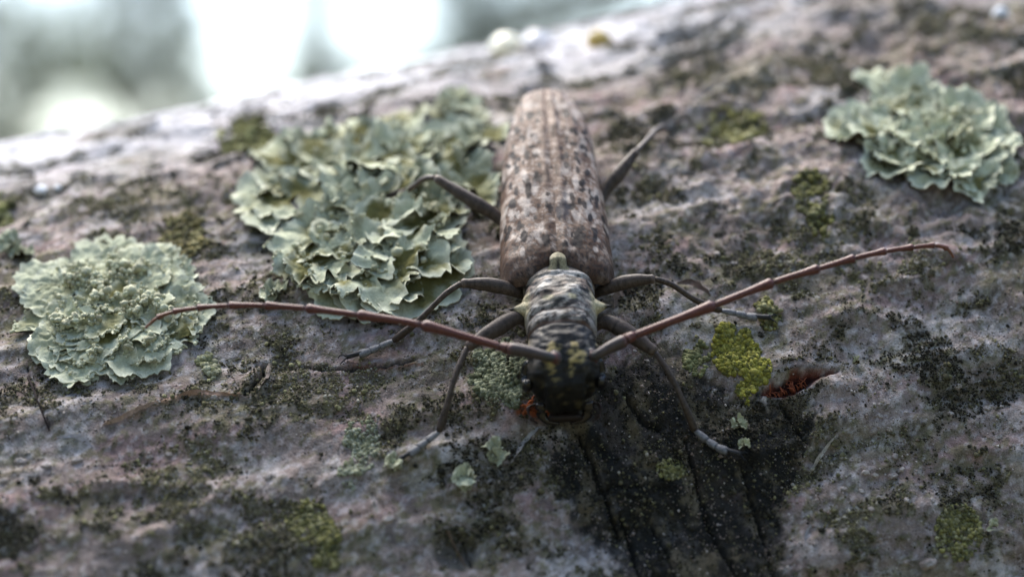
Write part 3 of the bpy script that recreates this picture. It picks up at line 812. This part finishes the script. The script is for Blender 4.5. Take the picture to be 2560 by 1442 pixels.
# left legs
leg(B(-0.28, 0.62, 0.28), [(1300, 795, 0.62), (1240, 822, 0.66), (1168, 868, 0.62)], [(1140, 935, 0.52), (1118, 1010, 0.34), (1098, 1078, 0.12)], [(1060, 1112, 0.07), (1030, 1135, 0.06), (985, 1158, 0.05)], 0.100, 0.050)
leg(B(-0.38, -0.05, 0.30), [(1290, 728, 0.60), (1225, 712, 0.75), (1152, 708, 0.80)], [(1110, 738, 0.72), (1050, 798, 0.45), (985, 843, 0.14)], [(945, 860, 0.08), (910, 873, 0.07), (858, 884, 0.05)], 0.086, 0.048)
leg(B(-0.45, -1.05, 0.30), [(1250, 548, 0.45), (1180, 502, 0.62), (1088, 444, 0.75)], [(1060, 448, 0.62), (1015, 478, 0.36), (965, 500, 0.12)], [(948, 505, 0.07), (932, 510, 0.06), (905, 516, 0.05)], 0.086, 0.048)
# right legs
leg(B(0.28, 0.62, 0.28), [(1510, 805, 0.60), (1570, 832, 0.62), (1638, 880, 0.60)], [(1680, 945, 0.48), (1710, 1010, 0.32), (1738, 1070, 0.12)], [(1775, 1104, 0.07), (1805, 1124, 0.06), (1858, 1140, 0.05)], 0.100, 0.050)
leg(B(0.38, -0.05, 0.30), [(1515, 722, 0.58), (1570, 704, 0.72), (1638, 697, 0.78)], [(1680, 712, 0.66), (1735, 748, 0.42), (1800, 784, 0.13)], [(1842, 790, 0.08), (1875, 794, 0.07), (1932, 800, 0.05)], 0.086, 0.048)
leg(B(0.45, -1.20, 0.30), [(1508, 488, 0.45), (1550, 432, 0.60), (1592, 378, 0.70)], [(1618, 350, 0.58), (1640, 326, 0.34), (1662, 308, 0.12)], [(1674, 302, 0.07), (1684, 297, 0.06), (1700, 290, 0.05)], 0.086, 0.048)
bo = body.build('body', M['body']); keep(bo, beetle)

# ---- wing cases
BROWN = np.array([0.100, 0.058, 0.038]); TANB = np.array([0.215, 0.148, 0.108]); WHT = np.array([0.48, 0.42, 0.37]); SPOT = np.array([0.018, 0.014, 0.013])
dark_spots = [(495, 840, 16, 62), (380, 950, 18, 42), (590, 770, 22, 30), (880, 800, 14, 30), (800, 970, 22, 26), (460, 1180, 16, 48), (850, 1200, 26, 70), (620, 1215, 24, 42),
              (410, 710, 14, 32), (345, 418, 14, 24), (410, 420, 16, 26), (482, 600, 14, 34), (600, 505, 26, 14), (690, 300, 16, 26), (768, 300, 20, 26), (505, 310, 22, 26), (575, 290, 12, 24),
              (688, 392, 14, 24), (810, 518, 20, 16), (735, 612, 26, 18), (600, 430, 14, 16), (712, 548, 24, 14), (985, 930, 12, 50), (975, 1180, 12, 50), (575, 668, 12, 18), (345, 680, 14, 16),
              (420, 630, 12, 14), (880, 545, 14, 20), (920, 720, 14, 26), (840, 620, 12, 18), (360, 1130, 12, 22), (560, 350, 12, 20), (630, 880, 10, 12), (700, 720, 10, 20), (405, 880, 10, 12), (885, 850, 18, 16),
              (655, 690, 10, 14), (760, 800, 10, 18), (800, 420, 10, 20), (900, 440, 12, 22), (520, 540, 20, 12), (540, 1050, 10, 16), (450, 1110, 10, 14), (940, 1050, 10, 26)]
white_spots = [(500, 235, 36, 36), (750, 245, 32, 24), (370, 1045, 20, 36), (375, 345, 36, 36), (500, 440, 24, 50), (760, 700, 40, 50), (620, 900, 44, 50), (480, 960, 40, 70), (780, 880, 40, 60), (920, 980, 34, 70), (600, 590, 40, 40), (310, 760, 20, 60)]
for sx in (-1, 1):
    nt_, nv = 200, 90
    t = np.linspace(0, 1, nt_)[:, None]; v = np.linspace(0, 1, nv)[None, :]
    hw = np.interp(t, [0, 0.012, 0.03, 0.06, 0.12, 0.3, 0.5, 0.7, 0.82, 0.9, 0.95, 0.98, 1.0], [0.62, 0.72, 0.755, 0.775, 0.775, 0.745, 0.705, 0.635, 0.55, 0.45, 0.355, 0.25, 0.09])
    hw = hw * 0.965
    top = np.interp(t, [0, 0.012, 0.03, 0.07, 0.15, 0.4, 0.7, 0.88, 0.96, 1.0], [0.74, 0.86, 0.92, 0.975, 1.00, 1.02, 0.95, 0.80, 0.68, 0.58])
    low = np.interp(t, [0, 0.03, 0.1, 0.5, 0.8, 0.95, 1.0], [0.60, 0.42, 0.33, 0.33, 0.36, 0.42, 0.50])
    a = v * (math.pi / 2) * 1.10
    x = hw * np.sin(np.minimum(a, math.pi / 2)) ** 0.80 * (1 - 0.06 * np.maximum(a - math.pi / 2, 0) / 0.157)
    z = low + (top - low) * np.maximum(np.cos(np.minimum(a, math.pi / 2)), 0) ** 0.62 - 0.06 * np.maximum(a - math.pi / 2, 0) / 0.157
    f = 0.02 - 4.02 * t + 0 * v
    # shoulders bulge forward, notch at the scutellum
    sh = np.exp(-((t) / 0.05) ** 2)
    f = f + sh * (0.085 * np.sin(v * math.pi) ** 0.8 - 0.10 * np.exp(-(v / 0.16) ** 2) - 0.10 * sstep(0.75, 1, v))
    z = z + 0.05 * np.exp(-((t - 0.06) / 0.045) ** 2 - ((v - 0.55) / 0.16) ** 2)
    # ribs, suture, pits, unevenness
    rib = 0.006 * np.cos(v * 2 * math.pi * 3.6) * sstep(0.05, 0.2, t) * (1 - sstep(0.9, 1, t))
    sut = -0.016 * np.exp(-(v / 0.02) ** 2) + 0.018 * np.exp(-((v - 0.055) / 0.03) ** 2)
    un = 0.016 * fbm(x * 3 + sx * 5, f * 2, 501, 3) + 0.005 * fbm(x * 9 + sx * 5, f * 7, 503, 3)
    pit = -0.004 * sstep(0.25, 0.5, fbm(x * 14 + sx * 9, f * 9, 505, 2)) * (1 - sstep(0.15, 0.5, t) * 0.6)
    dz = rib + sut + un + pit
    P = B(sx * (x + dz * np.sin(a)), f, z + dz * np.cos(np.minimum(a, 1.57)))
    px, py = project(P)
    zx = (px - 1150) * 2.884; zy = (py - 180) * 2.884
    n1 = fbm(x * 10 + sx * 3, f * 8, 511, 4); n2_ = fbm(x * 3.5 + sx * 3, f * 2.2, 513, 3); n3 = fbm(x * 22, f * 20, 517, 2)
    cc = mix(np.tile(BROWN, x.shape + (1,)), TANB, sstep(-0.3, 0.35, n2_ + 0.3 * n1 + 0.22 * np.cos(v * 2 * math.pi * 3.6)))
    cc = mix(cc, WHT, sstep(0.18, 0.5, n1 + 0.5 * n2_) * 0.45)
    cc = mix(cc, WHT, sstep(0.22, 0.5, n3) * 0.35)
    for (a_, b_, c_, d_) in white_spots:
        q = np.hypot((zx - a_) / c_, (zy - b_) / d_) + 0.5 * n1
        cc = mix(cc, WHT, (1 - sstep(0.4, 1.3, q)) * 0.65)
    # shoulders are darker brown with black grain
    cc = mix(cc, BROWN * 0.55, (1 - sstep(0.03, 0.17, t + 0.05 * n1)) * 0.75 + 0 * v)
    cc = mix(cc, SPOT, sstep(0.05, 0.35, n3 - 0.2 * n1) * (1 - sstep(0.1, 0.3, t)) * 0.7)
    rsp = np.random.default_rng(530 + sx)
    xs_ = x + 0 * f
    for _ in range(46):                                   # black marks in rows between the ribs
        a_, b_ = (rsp.integers(0, 5) + 0.5) * 0.145 + rsp.normal(0, 0.018), -rsp.uniform(0.35, 3.7)
        q = np.hypot((xs_ - a_) / rsp.uniform(0.022, 0.046), (f - b_) / rsp.uniform(0.045, 0.11)) + 0.4 * n1
        cc = mix(cc, SPOT, (1 - sstep(0.7, 1.1, q)) * 0.9)
    for _ in range(40):                                   # whitish flecks
        a_, b_ = rsp.uniform(0.05, 0.72), -rsp.uniform(0.3, 3.8)
        q = np.hypot((xs_ - a_) / rsp.uniform(0.03, 0.06), (f - b_) / rsp.uniform(0.05, 0.13)) + 0.5 * n1
        cc = mix(cc, WHT, (1 - sstep(0.5, 1.1, q)) * 0.6)
    for (a_, b_, c_, d_) in dark_spots:
        q = np.hypot((zx - a_) / (c_ * 1.75), (zy - b_) / (d_ * 1.25)) + 0.35 * n1
        cc = mix(cc, SPOT, (1 - sstep(0.65, 1.05, q)) * 0.95)
    q = np.hypot((zx - 740) / 60, (zy - 980) / 90) + 0.7 * n1
    cc = mix(cc, np.array([0.035, 0.036, 0.045]), (1 - sstep(0.6, 1.1, q)) * 0.8)
    cc = mix(cc, TANB * 0.9, np.exp(-((v - 0.05) / 0.03) ** 2) * sstep(0.3, 0.4, t) * 0.7)
    e = MB(); e.grid(P, cc, flip=(sx > 0))
    # thickness at the front and side edge
    inn = B(sx * (x[:, -1] - 0.05), f[:, -1], z[:, -1] + 0.03)
    e.grid(np.stack([P[:, -1], inn], 1), np.tile(SPOT, (nt_, 2, 1)), flip=(sx > 0))
    inf = B(sx * x[0] * 0.92, f[0] - 0.06, z[0] - 0.05)
    e.grid(np.stack([inf, P[0]], 0), np.tile(SPOT, (2, nv, 1)), flip=(sx > 0))
    o = e.build('wing_case', M['elytra']); keep(o, beetle)

# ---- scutellum: cream tongue between the wing cases
sm = MB(); nt_, nv = 30, 25
t = np.linspace(0, 1, nt_)[:, None]; v = np.linspace(-1, 1, nv)[None]
hw = 0.112 * np.sqrt(np.clip(1 - (t * 0.995) ** 5, 0, 1)) * (1 + 0.5 * (1 - sstep(0, 0.35, t)))
x = hw * v; f = 0.04 - 0.27 * t + 0 * v; z = 0.93 + 0.085 * sstep(0, 0.6, t) - 0.035 * v ** 2 - 0.03 * sstep(0.9, 1, t)
cc = mix(np.tile(np.array([0.27, 0.235, 0.14]), x.shape + (1,)), dark, np.exp(-(v / 0.22) ** 2) * (1 - sstep(0.3, 0.7, t)) * 0.9)
cc = mix(cc, dark * 2, sstep(0.75, 1.0, np.abs(v)) * 0.6 + 0 * t)
sm.grid(B(x, f, z), cc)
keep(sm.build('scutellum', M['body']), beetle)

# ---- eyes: dark kidney shapes behind the antennal sockets
for sx in (-1, 1):
    em = MB()
    th = np.linspace(-1.9, 1.7, 26)
    P = B(sx * (0.40 + 0.075 * np.cos(th * 0.5)), 1.45 + 0.15 * np.sin(th), 0.45 - 0.19 * np.cos(th) + 0.06)
    tube(em, P, 0.075 * np.sqrt(np.clip(1 - (np.linspace(-1, 1, 26)) ** 4, 0.02, 1)), np.array([0.012, 0.011, 0.011]), 14)
    keep(em.build('eye', M['shiny']), beetle)
# ---- upper lip, mandibles and palps
lm = MB(); t = np.linspace(0, 1, 12)
tube(lm, B(t * 0.44 - 0.22, 1.76 + 0 * t, 0.0 + 0 * t), 0.06 * np.sqrt(np.clip(1 - (2 * t - 1) ** 6, 0.05, 1)), np.array([0.016, 0.010, 0.008]), 12)
keep(lm.build('upper_lip', M['body']), beetle)
for sx in (-1, 1):
    mm = MB()
    P = catmull([B(sx * 0.28, 1.60, 0.10), B(sx * 0.29, 1.70, 0.0), B(sx * 0.22, 1.76, -0.06), B(sx * 0.07, 1.78, -0.10)], 16)
    tube(mm, P, np.linspace(0.10, 0.015, 16), np.array([0.014, 0.010, 0.009]), 12)
    keep(mm.build('mandible', M['shiny']), beetle)
    pm = MB()
    P = catmull([B(sx * 0.31, 1.52, 0.0), B(sx * 0.45, 1.58, 0.02), B(sx * 0.44, 1.72, -0.02), B(sx * 0.35, 1.80, -0.06)], 20)
    t = np.linspace(0, 1, 20)
    tube(pm, P, 0.019 + 0.007 * np.sin(t * 19), np.array([0.03, 0.018, 0.014]), 8)
    keep(pm.build('palp', M['body']), beetle)

# ---- antennae: scape plus jointed flagellum
red = np.array([0.115, 0.036, 0.026]); redd = np.array([0.085, 0.026, 0.022]); grey_ = np.array([0.075, 0.055, 0.05]); tip_c = np.array([0.20, 0.085, 0.045])
def antenna(pts, depths, radii, root):
    J = [at_depth(p[0], p[1], dd) for p, dd in zip(pts, depths)]
    base = MB()
    # socket knob and scape
    sc_p = catmull([root, J[0], (J[0] + J[1]) / 2 + np.array([0, 0, 0.012]), J[1]], 26); t = np.linspace(0, 1, 26)
    r = np.interp(t, [0, 0.12, 0.2, 0.33, 0.6, 0.9, 0.97, 1], [0.105, 0.11, 0.058, 0.062, 0.074, 0.086, 0.080, 0.05])
    cs = mix(np.tile(dark * 2.2, (26, 1)), grey_ * 0.8, sstep(0.3, 0.5, t)); cs = mix(cs, red, sstep(0.88, 1, t) * 0.7 + np.exp(-((t - 0.2) / 0.05) ** 2) * 0.8)
    tube(base, sc_p, r, cs, 16)
    part = base.build('antenna', M['antenna']); keep(part, beetle)
    n = len(J)
    Pall = np.array(J)
    for i in range(1, n - 1):
        m = MB(); k = 18; t = np.linspace(0, 1, k)
        E = np.array([Pall[max(i - 1, 0)], Pall[i], Pall[i + 1], Pall[min(i + 2, n - 1)]])
        f = t[:, None]
        p0, p1, p2, p3 = E
        if i == 1: p0 = 2 * p1 - p2
        q = 0.5 * (2 * p1 + (p2 - p0) * f + (2 * p0 - 5 * p1 + 4 * p2 - p3) * f ** 2 + (3 * p1 - p0 - 3 * p2 + p3) * f ** 3)
        r0 = radii[i]; last = i == n - 2
        if i == 1:   # short ring joint
            r = r0 * np.interp(t, [0, 0.2, 0.6, 0.9, 1], [0.75, 1.05, 1.1, 1.0, 0.8])
        else:
            r = r0 * np.interp(t, [0, 0.03, 0.1, 0.6, 0.88, 0.95, 0.985, 1], [0.66, 0.80, 0.82, 0.88, 1.20, 1.30, 1.12, 0.66])
        if last: r = r * (1 - 0.55 * t)
        j = (i - 1) / (n - 2)
        col_ = mix(mix(red[None] * 0.9, red[None], np.array([j])), tip_c[None], sstep(0.6, 1.0, np.array([j])))[0]
        cc = np.tile(col_, (k, 1)); cc = mix(cc, redd, np.clip(sstep(0.86, 0.97, t), 0, 1) * 0.8)
        cc = mix(cc, grey_ * 1.5, np.exp(-(t / 0.05) ** 2) * 0.6)
        tube(m, q, r, cc, 14)
        o = m.build('segment', M['antenna']); o.parent = part
        o.matrix_parent_inverse.identity()
HD = 30.95
hl = head_depth(1372, 892); hr = head_depth(1486, 888)
ldep = [hl - 0.04] + [hl + (30.35 - hl) * q for q in np.linspace(0, 1, 11)]
antenna([(1372, 892), (1268, 871), (1250, 866), (1053, 812), (892, 787), (764, 771), (661, 764), (571, 764), (492, 770), (432, 780), (393, 795), (363, 820)], ldep,
        [0.08, 0.066, 0.060, 0.055, 0.049, 0.044, 0.040, 0.037, 0.034, 0.031, 0.029, 0.026], at_depth(1388, 897, hl + 0.09))
rdep = [hr - 0.04] + [hr - 0.03 + (30.7 - hr) * q for q in np.linspace(0, 1, 11)]
antenna([(1490, 888), (1566, 850), (1588, 838), (1788, 762), (1934, 706), (2049, 671), (2138, 645), (2216, 628), (2284, 618), (2337, 614), (2368, 622), (2384, 644)], rdep,
        [0.08, 0.066, 0.060, 0.055, 0.049, 0.044, 0.040, 0.037, 0.034, 0.031, 0.029, 0.026], at_depth(1474, 893, hr + 0.09))

# =====================================================================
# small things on the bark
# =====================================================================
# torn fibres in the red wound and at the mouth of the beetle: pieces of the log
def fibre(px, py, ang, L, r, colr, seed):
    rs = np.random.default_rng(seed); u0, s0 = uv_px(px, py)
    t = np.linspace(0, 1, 7)
    u = u0 + L * t * math.cos(ang) + 0.02 * rs.normal(0, 1, 7) * t; s = s0 + L * t * math.sin(ang)
    hgt = np.array([0.0, .03, .05, .06, .06, .05, .03]) * rs.uniform(.5, 1.6)
    P = log_pt(u, s / R, surf_h(u, s / R) + hgt)
    m = MB(); tube(m, P, r * np.array([1, 1.1, 1, .9, .75, .5, .15]), np.array(colr) * rs.uniform(.6, 1.3), 6, flat=0.6)
    o = m.build('torn_fibre', M['wood'], log)
    return o
for i in range(20):
    t = (i / 19) * 0.75
    x = 1925 + 130 * t + random.uniform(-8, 8); y = 993 - 48 * t + random.uniform(-5, 5)
    fibre(x, y, d2r(random.uniform(30, 140)), random.uniform(.07, .17), random.uniform(.010, .022), (0.30, 0.09, 0.045), 600 + i)
for i in range(16):
    fibre(random.uniform(1300, 1370), random.uniform(1016, 1044), d2r(random.uniform(-20, 60)), random.uniform(.06, .16), random.uniform(.012, .024), (0.36, 0.11, 0.045), 640 + i)

# papery bark flakes curling off
def flake(pts, wcm, lift, colr, seed):
    q = catmull([list(uv_px(*p)) + [0] for p in pts], 24)[:, :2]
    d = np.gradient(q, axis=0); d /= np.linalg.norm(d, axis=1)[:, None]; nrm = np.stack([-d[:, 1], d[:, 0]], 1)
    v = np.linspace(0, 1, 8); t = np.linspace(0, 1, 24)
    wv = wcm * np.sin(np.clip(t, .03, .97) * math.pi) ** 0.7 * (1 + 0.4 * fbm(t * 6, t * 0 + seed, seed, 2))
    uu = q[:, None, 0] + nrm[:, None, 0] * wv[:, None] * v[None]; ss = q[:, None, 1] + nrm[:, None, 1] * wv[:, None] * v[None]
    hh = surf_h(uu, ss / R) + 0.006 + lift * v[None] ** 1.6 * np.sin(t * math.pi)[:, None] ** 0.5
    m = MB(); m.grid(log_pt(uu, ss / R, hh), np.array(colr)); m.grid(log_pt(uu, ss / R, hh - 0.012), np.array(colr) * 0.5, flip=True)
    return m.build('bark_flake', M['wood'], log)
flake([(2030, 1175), (2055, 1140), (2090, 1090)], 0.045, 0.05, (0.42, 0.40, 0.38), 3)
flake([(1275, 1160), (1300, 1105), (1335, 1068), (1360, 1060)], -0.06, 0.05, (0.30, 0.29, 0.27), 4)
flake([(2010, 1350), (2030, 1310)], 0.04, 0.04, (0.34, 0.32, 0.32), 5)
flake([(1535, 775), (1560, 745), (1590, 735)], 0.10, 0.07, (0.20, 0.15, 0.12), 6)
flake([(1690, 720), (1730, 725), (1775, 750)], 0.07, 0.05, (0.13, 0.09, 0.07), 7)
flake([(255, 1058), (330, 1035), (400, 1005)], 0.05, 0.05, (0.33, 0.23, 0.17), 8)
flake([(440, 995), (500, 985), (590, 985)], 0.05, 0.05, (0.34, 0.22, 0.16), 9)
flake([(140, 1085), (190, 1088), (230, 1105)], 0.05, 0.03, (0.45, 0.43, 0.46), 10)
flake([(645, 970), (662, 935), (665, 895)], -0.06, 0.09, (0.24, 0.2, 0.18), 11)
flake([(1095, 1330), (1145, 1312), (1195, 1330)], 0.04, 0.04, (0.26, 0.23, 0.22), 12)

# warts (lenticels) of the bark
wm = None
def wart(px, py, r, colr, seed):
    rs = np.random.default_rng(seed); u0, s0 = uv_px(px, py)
    nr, na_ = 6, 14
    rr_ = np.linspace(0, 1, nr)[:, None]; a = np.linspace(0, 2 * math.pi, na_, endpoint=False)[None]
    e = r * (1 + 0.2 * np.sin(2 * a + rs.uniform(0, 6)) + 0.1 * np.sin(5 * a + rs.uniform(0, 6)))
    u = u0 + rr_ * e * np.cos(a); s = s0 + 0.85 * rr_ * e * np.sin(a)
    h = r * (0.75 * np.sqrt(np.clip(1 - rr_ ** 2, 0, 1)) - 0.35 * np.exp(-(rr_ / 0.3) ** 2)) - 0.02 * rr_ + 0 * a
    c = mix(np.tile(np.array(colr), (nr, na_, 1)), np.array([0.16, 0.075, 0.04]), np.clip(rr_ * 1.2 - 0.45, 0, 1) * 0.6 + 0 * a)
    m = MB(); m.grid(log_pt(u, s / R, surf_h(u, s / R) + h), c, wrap=True)
    return m.build('wart', M['bark'], log)
WP = (0.40, 0.36, 0.33)
for i, (x, y, r) in enumerate([(2235, 1185, .075), (2240, 1137, .06), (2185, 1075, .06), (2225, 1070, .05), (2165, 1180, .06), (2190, 1185, .05), (2258, 1168, .05), (2155, 1225, .05), (2110, 1220, .05), (2175, 1275, .055),
                               (2320, 1410, .11), (2470, 1015, .06), (2505, 1010, .05), (2395, 965, .06), (2200, 1040, .05), (2265, 1030, .04), (2555, 1030, .05), (2380, 1030, .05), (2330, 1250, .05), (2265, 1250, .05),
                               (2265, 1405, .05), (50, 1145, .08), (115, 1160, .075), (190, 1140, .08), (10, 1205, .06), (420, 1125, .06), (370, 1130, .055), (535, 990, .05), (670, 1185, .07), (1520, 1430, .07), (970, 1300, .08), (1835, 660, .06), (1790, 640, .07)]):
    wart(x, y, r, np.array(WP) * random.uniform(.75, 1.05), 700 + i)

# black bark hair at the left
m = MB(); P = np.array([P3(x, y, h) for x, y, h in [(66, 925, 0.05), (82, 965, 0.10), (97, 1010, 0.08), (122, 1068, 0.03)]])
tube(m, catmull(P, 24), np.linspace(0.018, 0.009, 24), np.array([0.02, 0.014, 0.014]), 8)
tag(m.build('twig', M['wood']), 'thin black twig sliver on the bark below the knobbly lichen', 'twig')
m = MB(); P = np.array([P3(x, y, h) for x, y, h in [(1120, 1325, 0.05), (1145, 1370, 0.09), (1165, 1410, 0.05)]])
tube(m, catmull(P, 24), np.linspace(0.016, 0.008, 24), np.array([0.11, 0.075, 0.05]), 8)
tag(m.build('twig', M['wood']), 'short brown bark sliver across the round scar', 'twig')

# pale glossy knobs and beads on the bark
def bead(name, label, cat, px, py, r, colr, h=0.0):
    rs = np.random.default_rng(int(px)); m = MB()
    u0, s0 = uv_px(px, py); c0 = log_pt(u0, s0 / R, float(surf_h(u0, s0 / R)) + r * 0.6 + h)
    th = np.linspace(0, math.pi, 12)[:, None]; a = np.linspace(0, 2 * math.pi, 18, endpoint=False)[None]
    rad_ = r * (1 + 0.12 * np.sin(3 * a + px) * np.sin(th) + 0.06 * np.cos(4 * th))
    nrm = Nn * math.sin(s0 / R) - Y * math.cos(s0 / R); tg = np.cross(A, nrm)
    G = c0 + (rad_ * np.sin(th) * np.cos(a))[..., None] * A + (rad_ * np.sin(th) * np.sin(a))[..., None] * tg + (0.8 * rad_ * np.cos(th) + 0 * a)[..., None] * nrm
    m.grid(G, np.array(colr), wrap=True)
    return tag(m.build(name, M['bead']), label, cat, 'pale beads on the log')
bead('fungus_knob', 'blurred cream fungus knob on the crest of the log above the wing cases', 'fungus', 1265, 125, 0.26, (0.85, 0.80, 0.60))
bead('fungus_knob', 'faint whitish fungus knob beside the cream one on the crest', 'fungus', 1340, 112, 0.25, (0.66, 0.64, 0.64))
bead('fungus_knob', 'blurred yellow-brown fungus knob on the crest of the log', 'fungus', 1500, 110, 0.2, (0.50, 0.36, 0.10))
bead('small_bead', 'bright white bead on dark bark above the grey lichen strip', 'bead', 105, 487, 0.085, (0.85, 0.86, 0.88))
bead('small_bead', 'fainter white bead next to the bright one', 'bead', 147, 482, 0.05, (0.75, 0.76, 0.78))
bead('small_bead', 'pale blurred bead on rough bark above the cup-lobed cushion', 'bead', 2500, 50, 0.12, (0.72, 0.75, 0.8))

# =====================================================================
# shrubs behind, far out of focus, and added shade trees
# =====================================================================
def leaf_cloud(mb, c, rad, n, size, rs, pal):
    d = rs.normal(0, 1, (n, 3)); d /= np.linalg.norm(d, axis=1)[:, None]
    p = np.asarray(c) + d * (rs.uniform(0, 1, n) ** 0.45)[:, None] * np.asarray(rad)
    a = rs.normal(0, 1, (n, 3)); a /= np.linalg.norm(a, axis=1)[:, None]
    b = np.cross(a, rs.normal(0, 1, (n, 3))); b /= np.linalg.norm(b, axis=1)[:, None]
    s_ = (size * rs.uniform(0.6, 1.3, n))[:, None]
    V = np.stack([p - a * s_, p + b * s_ * 0.45, p + a * s_, p - b * s_ * 0.45], 1).reshape(-1, 3)
    col_ = np.repeat(np.array(pal)[rs.integers(0, len(pal), n)] * rs.uniform(.8, 1.2, (n, 1)), 4, 0)
    mb.add(V, np.arange(4 * n).reshape(n, 4), col_)
LEAF = [(0.10, 0.125, 0.07), (0.12, 0.14, 0.085), (0.09, 0.11, 0.065), (0.13, 0.145, 0.10)]
def plant(name, cat, label, group, base, clumps, seed, trunk_r, leaf=5.0, dens=2.2):
    """base (x, y); clumps: (x, y, z, rx, ry, rz)"""
    rs = np.random.default_rng(seed)
    root = empty(name, (base[0], base[1], 0)); tag(root, label, cat, group)
    tz = max(c_[2] for c_ in clumps)
    tm = MB()
    top_ = np.mean([[c_[0], c_[1], c_[2]] for c_ in clumps], 0)
    P = catmull([[base[0], base[1], -6], [base[0] + 4, base[1], top_[2] * 0.4], [(base[0] + top_[0]) / 2, (base[1] + top_[1]) / 2, top_[2] * 0.75], [top_[0], top_[1], tz]], 18)
    tube(tm, P, np.linspace(trunk_r, trunk_r * 0.3, 18), np.array([0.10, 0.085, 0.07]), 10, up=(0, 1, 0.1))
    for c_ in clumps:
        i = rs.integers(5, 13)
        Q = catmull([P[i], (P[i] + np.array(c_[:3])) / 2 + np.array([0, 0, -6]), c_[:3]], 8)
        tube(tm, Q, np.linspace(trunk_r * 0.4, trunk_r * 0.1, 8), np.array([0.10, 0.085, 0.07]), 7, up=(0.3, 1, 0.2))
    keep(tm.build('trunk', M['stem']), root)
    cm = MB()
    for c_ in clumps:
        vol = c_[3] * c_[4] * c_[5]
        n = int(np.clip(dens * (c_[3] * c_[5]) / (leaf * leaf) * 7, 40, 6000))
        leaf_cloud(cm, c_[:3], c_[3:], n, leaf, rs, LEAF)
    keep(cm.build('crown', M['leaf']), root)
    return root
def bp(px, py, D): 
    p = at_depth(px, py, D); return p
def clump(px, py, D, rpx, rpy):
    p = bp(px, py, D); k = D / FPX
    return (p[0], p[1], p[2], rpx * 1.15 * k, 0.8 * (rpx + rpy) / 2 * k, rpy * 1.15 * k)
SG = 'shrubs behind the log'
plant('background_shrub', 'shrub', 'grey-green blurred shrub at the left edge behind the log', SG, bp(60, 721, 800)[:2],
      [clump(-60, 60, 800, 200, 190), clump(30, 300, 780, 130, 190), clump(-80, 420, 800, 200, 160), clump(130, 120, 820, 130, 150)], 901, 5, dens=0.75)
plant('background_shrub', 'shrub', 'blurred green shrub left of the tall bright sky gap', SG, bp(330, 721, 950)[:2],
      [clump(270, 90, 950, 150, 160), clump(400, 20, 940, 110, 160), clump(350, 190, 960, 120, 90), clump(220, 200, 930, 110, 90), clump(360, -120, 950, 200, 120)], 902, 6, dens=0.8)
plant('background_shrub', 'shrub', 'slim blurred shrub between the two bright sky gaps', SG, bp(800, 721, 1000)[:2],
      [clump(780, 200, 1000, 95, 90), clump(795, 70, 1010, 72, 100), clump(805, -70, 1000, 75, 90), clump(770, 320, 1000, 110, 110), clump(900, 230, 1000, 90, 70)], 903, 4, dens=1.5)
plant('background_shrub', 'shrub', 'broad blurred shrub right of the sky gaps behind the crest', SG, bp(1250, 721, 900)[:2],
      [clump(1190, 60, 900, 100, 110), clump(1330, 20, 910, 130, 110), clump(1480, -30, 900, 130, 120), clump(1250, 180, 890, 200, 130), clump(1130, -60, 900, 100, 110), clump(1060, 170, 900, 120, 70), clump(1650, -60, 900, 180, 100)], 904, 6, dens=1.2)
plant('background_shrub', 'shrub', 'low blurred shrub below the tall bright sky gap', SG, bp(540, 721, 1100)[:2],
      [clump(470, 230, 1100, 70, 90), clump(600, 330, 1100, 170, 100), clump(470, 420, 1080, 200, 70), clump(480, 90, 1100, 50, 120)], 905, 4, dens=1.7)

# added trees, unseen behind the camera, to keep open sky off the log's face
TL = [(0.06, 0.075, 0.035), (0.08, 0.09, 0.04), (0.05, 0.06, 0.03)]
LEAF, _keepleaf = TL, LEAF
_r = np.random.default_rng(77)
for i, (tx, ty) in enumerate([(-620, -260), (-330, -420), (-40, -480), (260, -430), (560, -300), (-820, 40), (800, -20)]):
    cl = [(tx + _r.uniform(-110, 110), ty + _r.uniform(-80, 80), z, 170, 150, 120) for z in (130, 260, 380, 500, 620)]
    cl += [(tx + sx_ * 130, ty + _r.uniform(-60, 60), _r.uniform(200, 520), 130, 130, 120) for sx_ in (-1, 1)]
    plant('shade_tree', 'tree', 'added unseen leafy tree shading the lichen side of the log', 'added trees shading the log', (tx, ty), cl, 950 + i, 14, leaf=16.0, dens=0.55)
